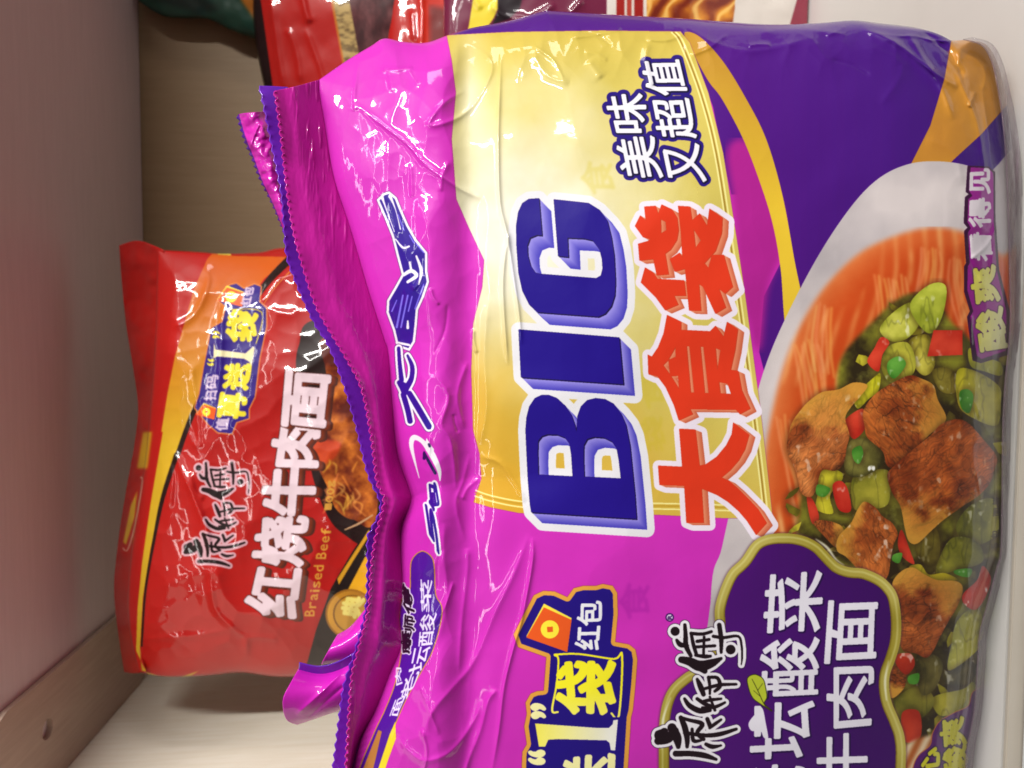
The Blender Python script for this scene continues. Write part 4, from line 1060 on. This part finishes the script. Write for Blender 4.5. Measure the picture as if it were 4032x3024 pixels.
def pinked(P, amp, period, side):
    """pinking-shear teeth on one long edge"""
    Q = P.copy(); e = P[0] if side == 0 else P[-1]
    d = np.concatenate([[0], np.cumsum(np.hypot(*np.diff(e, axis=0).T))])
    z = np.abs((d / period) % 1 - .5) * 2
    w = np.linspace(1, 0, P.shape[0])[:, None] ** (P.shape[0] * .45)
    Q[..., 0] += w * (amp * (z - .5))[None]
    return Q


P2, s2, t2 = coons(E1, Lf, [(592, 196), (640, 186), (690, 172)], [(710, 2050), (720, 2050)], 90, 1500)
P2 = pinked(P2, 7, 17, 0)
root = np.clip(s2, 0, 1)
lw = vnoise(P2[..., 1], P2[..., 0] * .4, 190, 23, 3) - .5
fine = vnoise(P2[..., 0] * 2.2, P2[..., 1] * .8, 26, 24, 3) - .5
Ys = YB + yaw(P2[..., 1]) + .0142 - (1 - root) * .012 + (1 - root) * .007 * lw + .0004 * fine * np.sin(root * math.pi) \
     - .004 * np.exp(-((root - .45) / .2) ** 2) * vnoise(P2[..., 1], P2[..., 0] * 0, 240, 27, 2)
Ys -= .0011 * np.clip(vnoise(P2[..., 0], P2[..., 1] * .14, 7, 25, 2) - .5, 0, 1) * np.clip((root - .3) / .3, 0, 1) * np.clip((1 - root) * 12, 0, 1) * np.clip((620 - P2[..., 1]) / 120, .25, 2.6)
m_seal = film('magenta_seal_film', None, lin(194, 26, 152), bump=.06, scale=420, stretch=(1, 1, .5), rough=.35)
sheet('top_seal', P2, Ys, m_seal, bag, label='dark magenta crimped top seal with pinked edge')
inr = [(p[0] + 60, p[1]) for p in E0]
P3, s3, t3 = coons(E0, inr, [E0[0], (590, 186), (622, 188)], [E0[-1], inr[-1]], 30, 1500)
P3 = pinked(P3, 6, 22, 0)
Yv = YB + yaw(P3[..., 1]) + .008 + .006 * s3 + .008 * (vnoise(P3[..., 1], P3[..., 0] * .3, 210, 29, 2) - .5) * (1 - s3)
sheet('seal_lining', P3, Yv + .003, film('violet_film', None, lin(112, 38, 192), bump=.3), bag, label='violet inner lining showing behind the pinked seal')
m_fold = film('magenta_fold_film', None, lin(200, 30, 168), bump=.5, scale=180, edge=(.08, lin(78, 16, 140)))
P4, s4, t4 = coons([(511, 248), (526, 300), (545, 345), (562, 390), (588, 442), (614, 505)], [(580, 240), (596, 300), (610, 360), (622, 430), (632, 470), (642, 512)], [(511, 248), (530, 244), (580, 240)], [(614, 505), (642, 512)], 60, 240)
P4 = pinked(P4, 6, 14, 0)
sheet('seal_fold', P4, YB + yaw(P4[..., 1]) + .024 - .006 * np.sin(s4 * 3.1) + .004 * (vnoise(P4[..., 0], P4[..., 1], 30, 33, 3) - .5) + creases(P4[..., 0], P4[..., 1], [([(535, 330), (560, 270), (575, 300)], -.002, 5), ([(520, 280), (560, 330), (610, 360)], -.0015, 5)]), m_fold, bag, label='crumpled magenta fold sticking up behind the seal')
m_flap = film('magenta_flap_film', None, lin(206, 32, 184), bump=.3, scale=180)
P5, s5, t5 = coons([(645, 1444), (622, 1485), (611, 1512), (613, 1540), (622, 1558), (642, 1566)], [(785, 1400), (782, 1440), (778, 1480), (770, 1505), (758, 1522), (748, 1530)], [(645, 1444), (690, 1452), (735, 1440), (785, 1400)], [(642, 1566), (690, 1550), (748, 1530)], 90, 90)
sheet('side_fold', P5, YB + yaw(P5[..., 1]) + .026 - .016 * np.sin((t5 * .8 + .1) * math.pi) * (1 - .5 * s5) + creases(P5[..., 0], P5[..., 1], [([(640, 1545), (690, 1500), (740, 1450)], -.0015, 6), ([(660, 1555), (710, 1510), (745, 1480)], .0012, 5)]), m_flap, bag, label='magenta corner fold curling out at the side')
P6, s6, t6 = coons([(728, 1371), (712, 1400), (694, 1436)], [(800, 1300), (795, 1360), (790, 1420)], [(728, 1371), (760, 1350), (800, 1300)], [(694, 1436), (730, 1430), (790, 1420)], 50, 50)
sheet('side_fold', P6, YB + yaw(P6[..., 1]) + .027 - .008 * np.sin(t6 * 2.6), m_flap, bag, label='small magenta wing above the curled corner')
P7, s7, t7 = coons([(646, 1432), (645, 1449)], [(790, 1395), (790, 1420)], [(646, 1432), (690, 1440), (735, 1428), (790, 1395)], [(645, 1449), (690, 1457), (735, 1447), (790, 1420)], 60, 12)
sheet('side_fold', P7, YB + yaw(P7[..., 1]) + .018 + .003 * t7 + .008 * s7 * 0, film('violet_inside_film', None, lin(96, 32, 172), bump=.3), bag, label='violet inside band of the curled corner')
# clear film standing out along the bottom seal
OUT = [(2100, 80), (2142, 94), (2166, 134), (2183, 200), (2196, 268), (2208, 380), (2210, 536), (2205, 692), (2190, 822), (2185, 898), (2183, 965), (2180, 1176), (2170, 1226), (2150, 1302), (2133, 1367), (2129, 1428), (2122, 1529), (2107, 1610), (2102, 1659), (2092, 1760), (2088, 2050)]
INN = [(p[0] - 16 - 16 * math.exp(-((p[1] - 420) / 260) ** 2), p[1] + 4) for p in OUT]
P8, s8, t8 = coons(INN, OUT, [INN[0], OUT[0]], [INN[-1], OUT[-1]], 40, 900)
Yc = YB + yaw(P8[..., 1]) + .002 + .010 * s8 + .0030 * (vnoise(P8[..., 0] * 2.5, P8[..., 1] * .35, 40, 37, 3) - .5) * (1 + s8)
Vtest = unproj(P8[..., 0], P8[..., 1], Yc)
sheet('bottom_seal', P8, Yc, clear_film('clear_seal_film'), bag, label='clear crinkled film of the bottom seal')

# ------------------------------------------------------------------ red bag behind
YR = 0.375
rb = thing('noodle_bag', 'red and orange noodle bag lettered Braised Beef standing behind the purple bag', 'noodle bag', tuple(unproj(1700, 1000, YR) * (1, 1, 0)), GRP)
LfR = [(340, 540), (338, 620), (335, 720), (330, 800), (322, 900), (312, 1000), (296, 1100), (282, 1200), (275, 1300), (282, 1380), (300, 1452)]
UpR = [(340, 540), (390, 542), (440, 545), (480, 548), (560, 545), (610, 535), (700, 540), (1000, 560), (1740, 600)]
DnR = [(300, 1452), (360, 1462), (450, 1459), (520, 1453), (600, 1462), (700, 1460), (1000, 1460), (1740, 1440)]
RtR = [(1740, 600), (1750, 1000), (1740, 1440)]
P, s, t = coons(LfR, RtR, UpR, DnR, 420, 300)
px, py = P[..., 0], P[..., 1]
CR_R = [([(372, 975), (381, 989), (404, 1042), (431, 1105), (447, 1148), (454, 1221)], .0030, 7), ([(454, 1221), (464, 1313), (510, 1363), (530, 1379), (533, 1429)], .0024, 7), ([(530, 1379), (560, 1376), (600, 1382)], .0014, 7),
        ([(488, 640), (480, 700), (478, 760), (474, 820), (462, 880)], .0018, 6), ([(400, 920), (430, 960), (416, 800), (420, 880)], .0014, 6), ([(440, 570), (450, 610), (420, 680), (370, 710)], .0020, 8),
        ([(300, 1380), (400, 1375), (500, 1360)], .0012, 8), ([(640, 560), (600, 600), (560, 660)], .0016, 8), ([(370, 1000), (372, 1040), (366, 1100)], .0014, 6), ([(410, 1020), (420, 1060), (440, 1080)], .0016, 5)]
pilR = np.clip(4 * s * (1 - s), 0, 1) ** .5 * np.clip(1 - np.abs(2 * t - 1) ** 2.6, 0, 1) ** .6
rimR = np.clip(np.minimum(np.minimum(s, 1 - s) * 30, np.minimum(t, 1 - t) * 14), 0, 1)
m_red = film('red_print_film', RED, bump=.07)
pouch('pouch', P, s, t, YR + .03 - .036 * pilR - rimR * (creases(px, py, CR_R) + .0045 * crumple(px, py, 120, 95, .8) + .0010 * crumple(px, py, 40, 96)), YR + .03, .035 * pilR, m_red, rb, RED, zmin=.001)
LO = [(257, 530), (262, 600), (272, 700), (288, 800), (298, 880), (290, 960), (272, 1060), (255, 1170), (246, 1270), (254, 1360), (268, 1452)]
P9, s9, t9 = coons(LO, [(p[0] + 14, p[1]) for p in LfR], [(257, 530), (300, 520), (354, 540)], [(268, 1452), (290, 1455), (314, 1452)], 60, 300)
sheet('top_seal', P9, YR + .052 - .024 * s9 + .010 * (vnoise(P9[..., 0], P9[..., 1], 70, 46, 3) - .5), m_red, rb, RED, label='dull red top seal folded back')
P9b, s9b, t9b = coons([(330, 520), (345, 545)], [(445, 535), (450, 560)], [(330, 520), (350, 528), (385, 545), (415, 530), (445, 535)], [(345, 560), (450, 560)], 30, 10)

# ------------------------------------------------------------------ bags along the right side of the bay
def side_bag(label, Lf, Rt, Up, Dn, Yd, art, bul, back, lines, seed, rough=.3):
    o = thing('noodle_bag', label, 'noodle bag', tuple(unproj(np.mean([p[0] for p in Rt]), np.mean([p[1] for p in Rt]), Yd) * (1, 1, 0)), GRP)
    P, s, t = coons(Lf, Rt, Up, Dn, 260, 200)
    pil = np.clip(4 * s * (1 - s), 0, 1) ** .5 * np.clip(4 * t * (1 - t), 0, 1) ** .5
    rim = np.clip(np.minimum(np.minimum(s, 1 - s) * 20, np.minimum(t, 1 - t) * 14), 0, 1)
    px, py = P[..., 0], P[..., 1]
    Y = Yd + .02 - bul * pil - rim * (.0035 * (vnoise(px, py, 110, seed, 3) - .5) + creases(px, py, lines))
    pouch('pouch', P, s, t, Y, Yd + .02, back * pil, film('bag_print_film', art, bump=.1), o, art, zmin=.001)
    return o


YW = floor_depth(1764, 40) + .012
side_bag('tall red noodle bag with shade painted dark along its edge and cream print strip on the right', [(520, -420), (540, -60), (548, 60), (562, 150), (585, 240), (620, 330)], [(1500, -420), (1500, 330)], [(520, -420), (1500, -420)], [(620, 330), (1500, 330)], YW + .052, BACKRED, .024, .015,
         [([(640, -60), (655, 0), (662, 30), (670, 50)], .003, 6), ([(575, -40), (590, 40), (600, 110), (615, 200)], .003, 8), ([(620, 60), (640, 110), (650, 180)], .002, 6), ([(660, 60), (690, 140), (700, 180)], .002, 6)], 61)
side_bag('plain glossy red bag squeezed between the dark edged red bag and the wine bag', [(845, -420), (838, 0), (832, 160), (830, 330)], [(1620, -420), (1620, 330)], [(845, -420), (1620, -420)], [(830, 330), (1620, 330)], YW + .034, REDTUBE, .022, .01,
         [([(905, -60), (912, 30), (908, 120)], .003, 8), ([(890, 20), (895, 90)], .002, 6)], 62)
YW = floor_depth(1764, 40) + .012
side_bag('wine coloured noodle bag with yellow stripe and noodle picture on white', [(962, -480), (958, 0), (962, 120), (970, 240)], [(1764, -480), (1762, 40), (1760, 240)], [(962, -480), (1764, -480)], [(970, 240), (1760, 240)], YW - .018, WINE, .022, .012,
         [([(1060, 10), (1090, 34), (1140, 44)], .003, 7), ([(1100, 60), (1150, 40), (1200, 10)], .0025, 6), ([(1020, -10), (1040, 20)], .002, 6), ([(1230, 30), (1260, 0)], .002, 6)], 63)

# green packet deep in the corner
gb = thing('snack_packet', 'dark green packet with an orange corner deep in the shadowed corner by the back wall', 'packet', tuple(unproj(1500, -200, .50) * (1, 1, 0)))
P, s, t = coons([(290, -500), (295, -60), (302, 4)], [(1400, -500), (1400, 60)], [(290, -500), (1400, -500)], [(302, 4), (350, 34), (400, 40), (450, 42), (500, 66), (560, 84), (700, 90), (1400, 60)], 160, 80)
AG = Art(500, -1000, 2600, 200, (20, 60, 46))
AG.paint(AG.poly(D([(480, -600), (520, 0), (590, 100), (1400, 120), (1400, -600)])), (170, 100, 24), 1, 6)
AG.paint(AG.poly(D([(300, -60), (420, -20), (480, 20), (430, 30), (330, 0)])), (10, 36, 30), 1, 10)
pouch('pouch', P, s, t, .522 - .012 * np.clip(4 * s * (1 - s), 0, 1) ** .5 * np.clip(4 * t * (1 - t), 0, 1) ** .5 + .006 * (vnoise(P[..., 0], P[..., 1], 60, 71, 3) - .5) * np.clip(np.minimum(s, 1 - s) * 20, 0, 1), .522, .008 * np.sin(s * math.pi) * np.sin(t * math.pi), film('green_print_film', AG), gb, AG, zmin=.001)
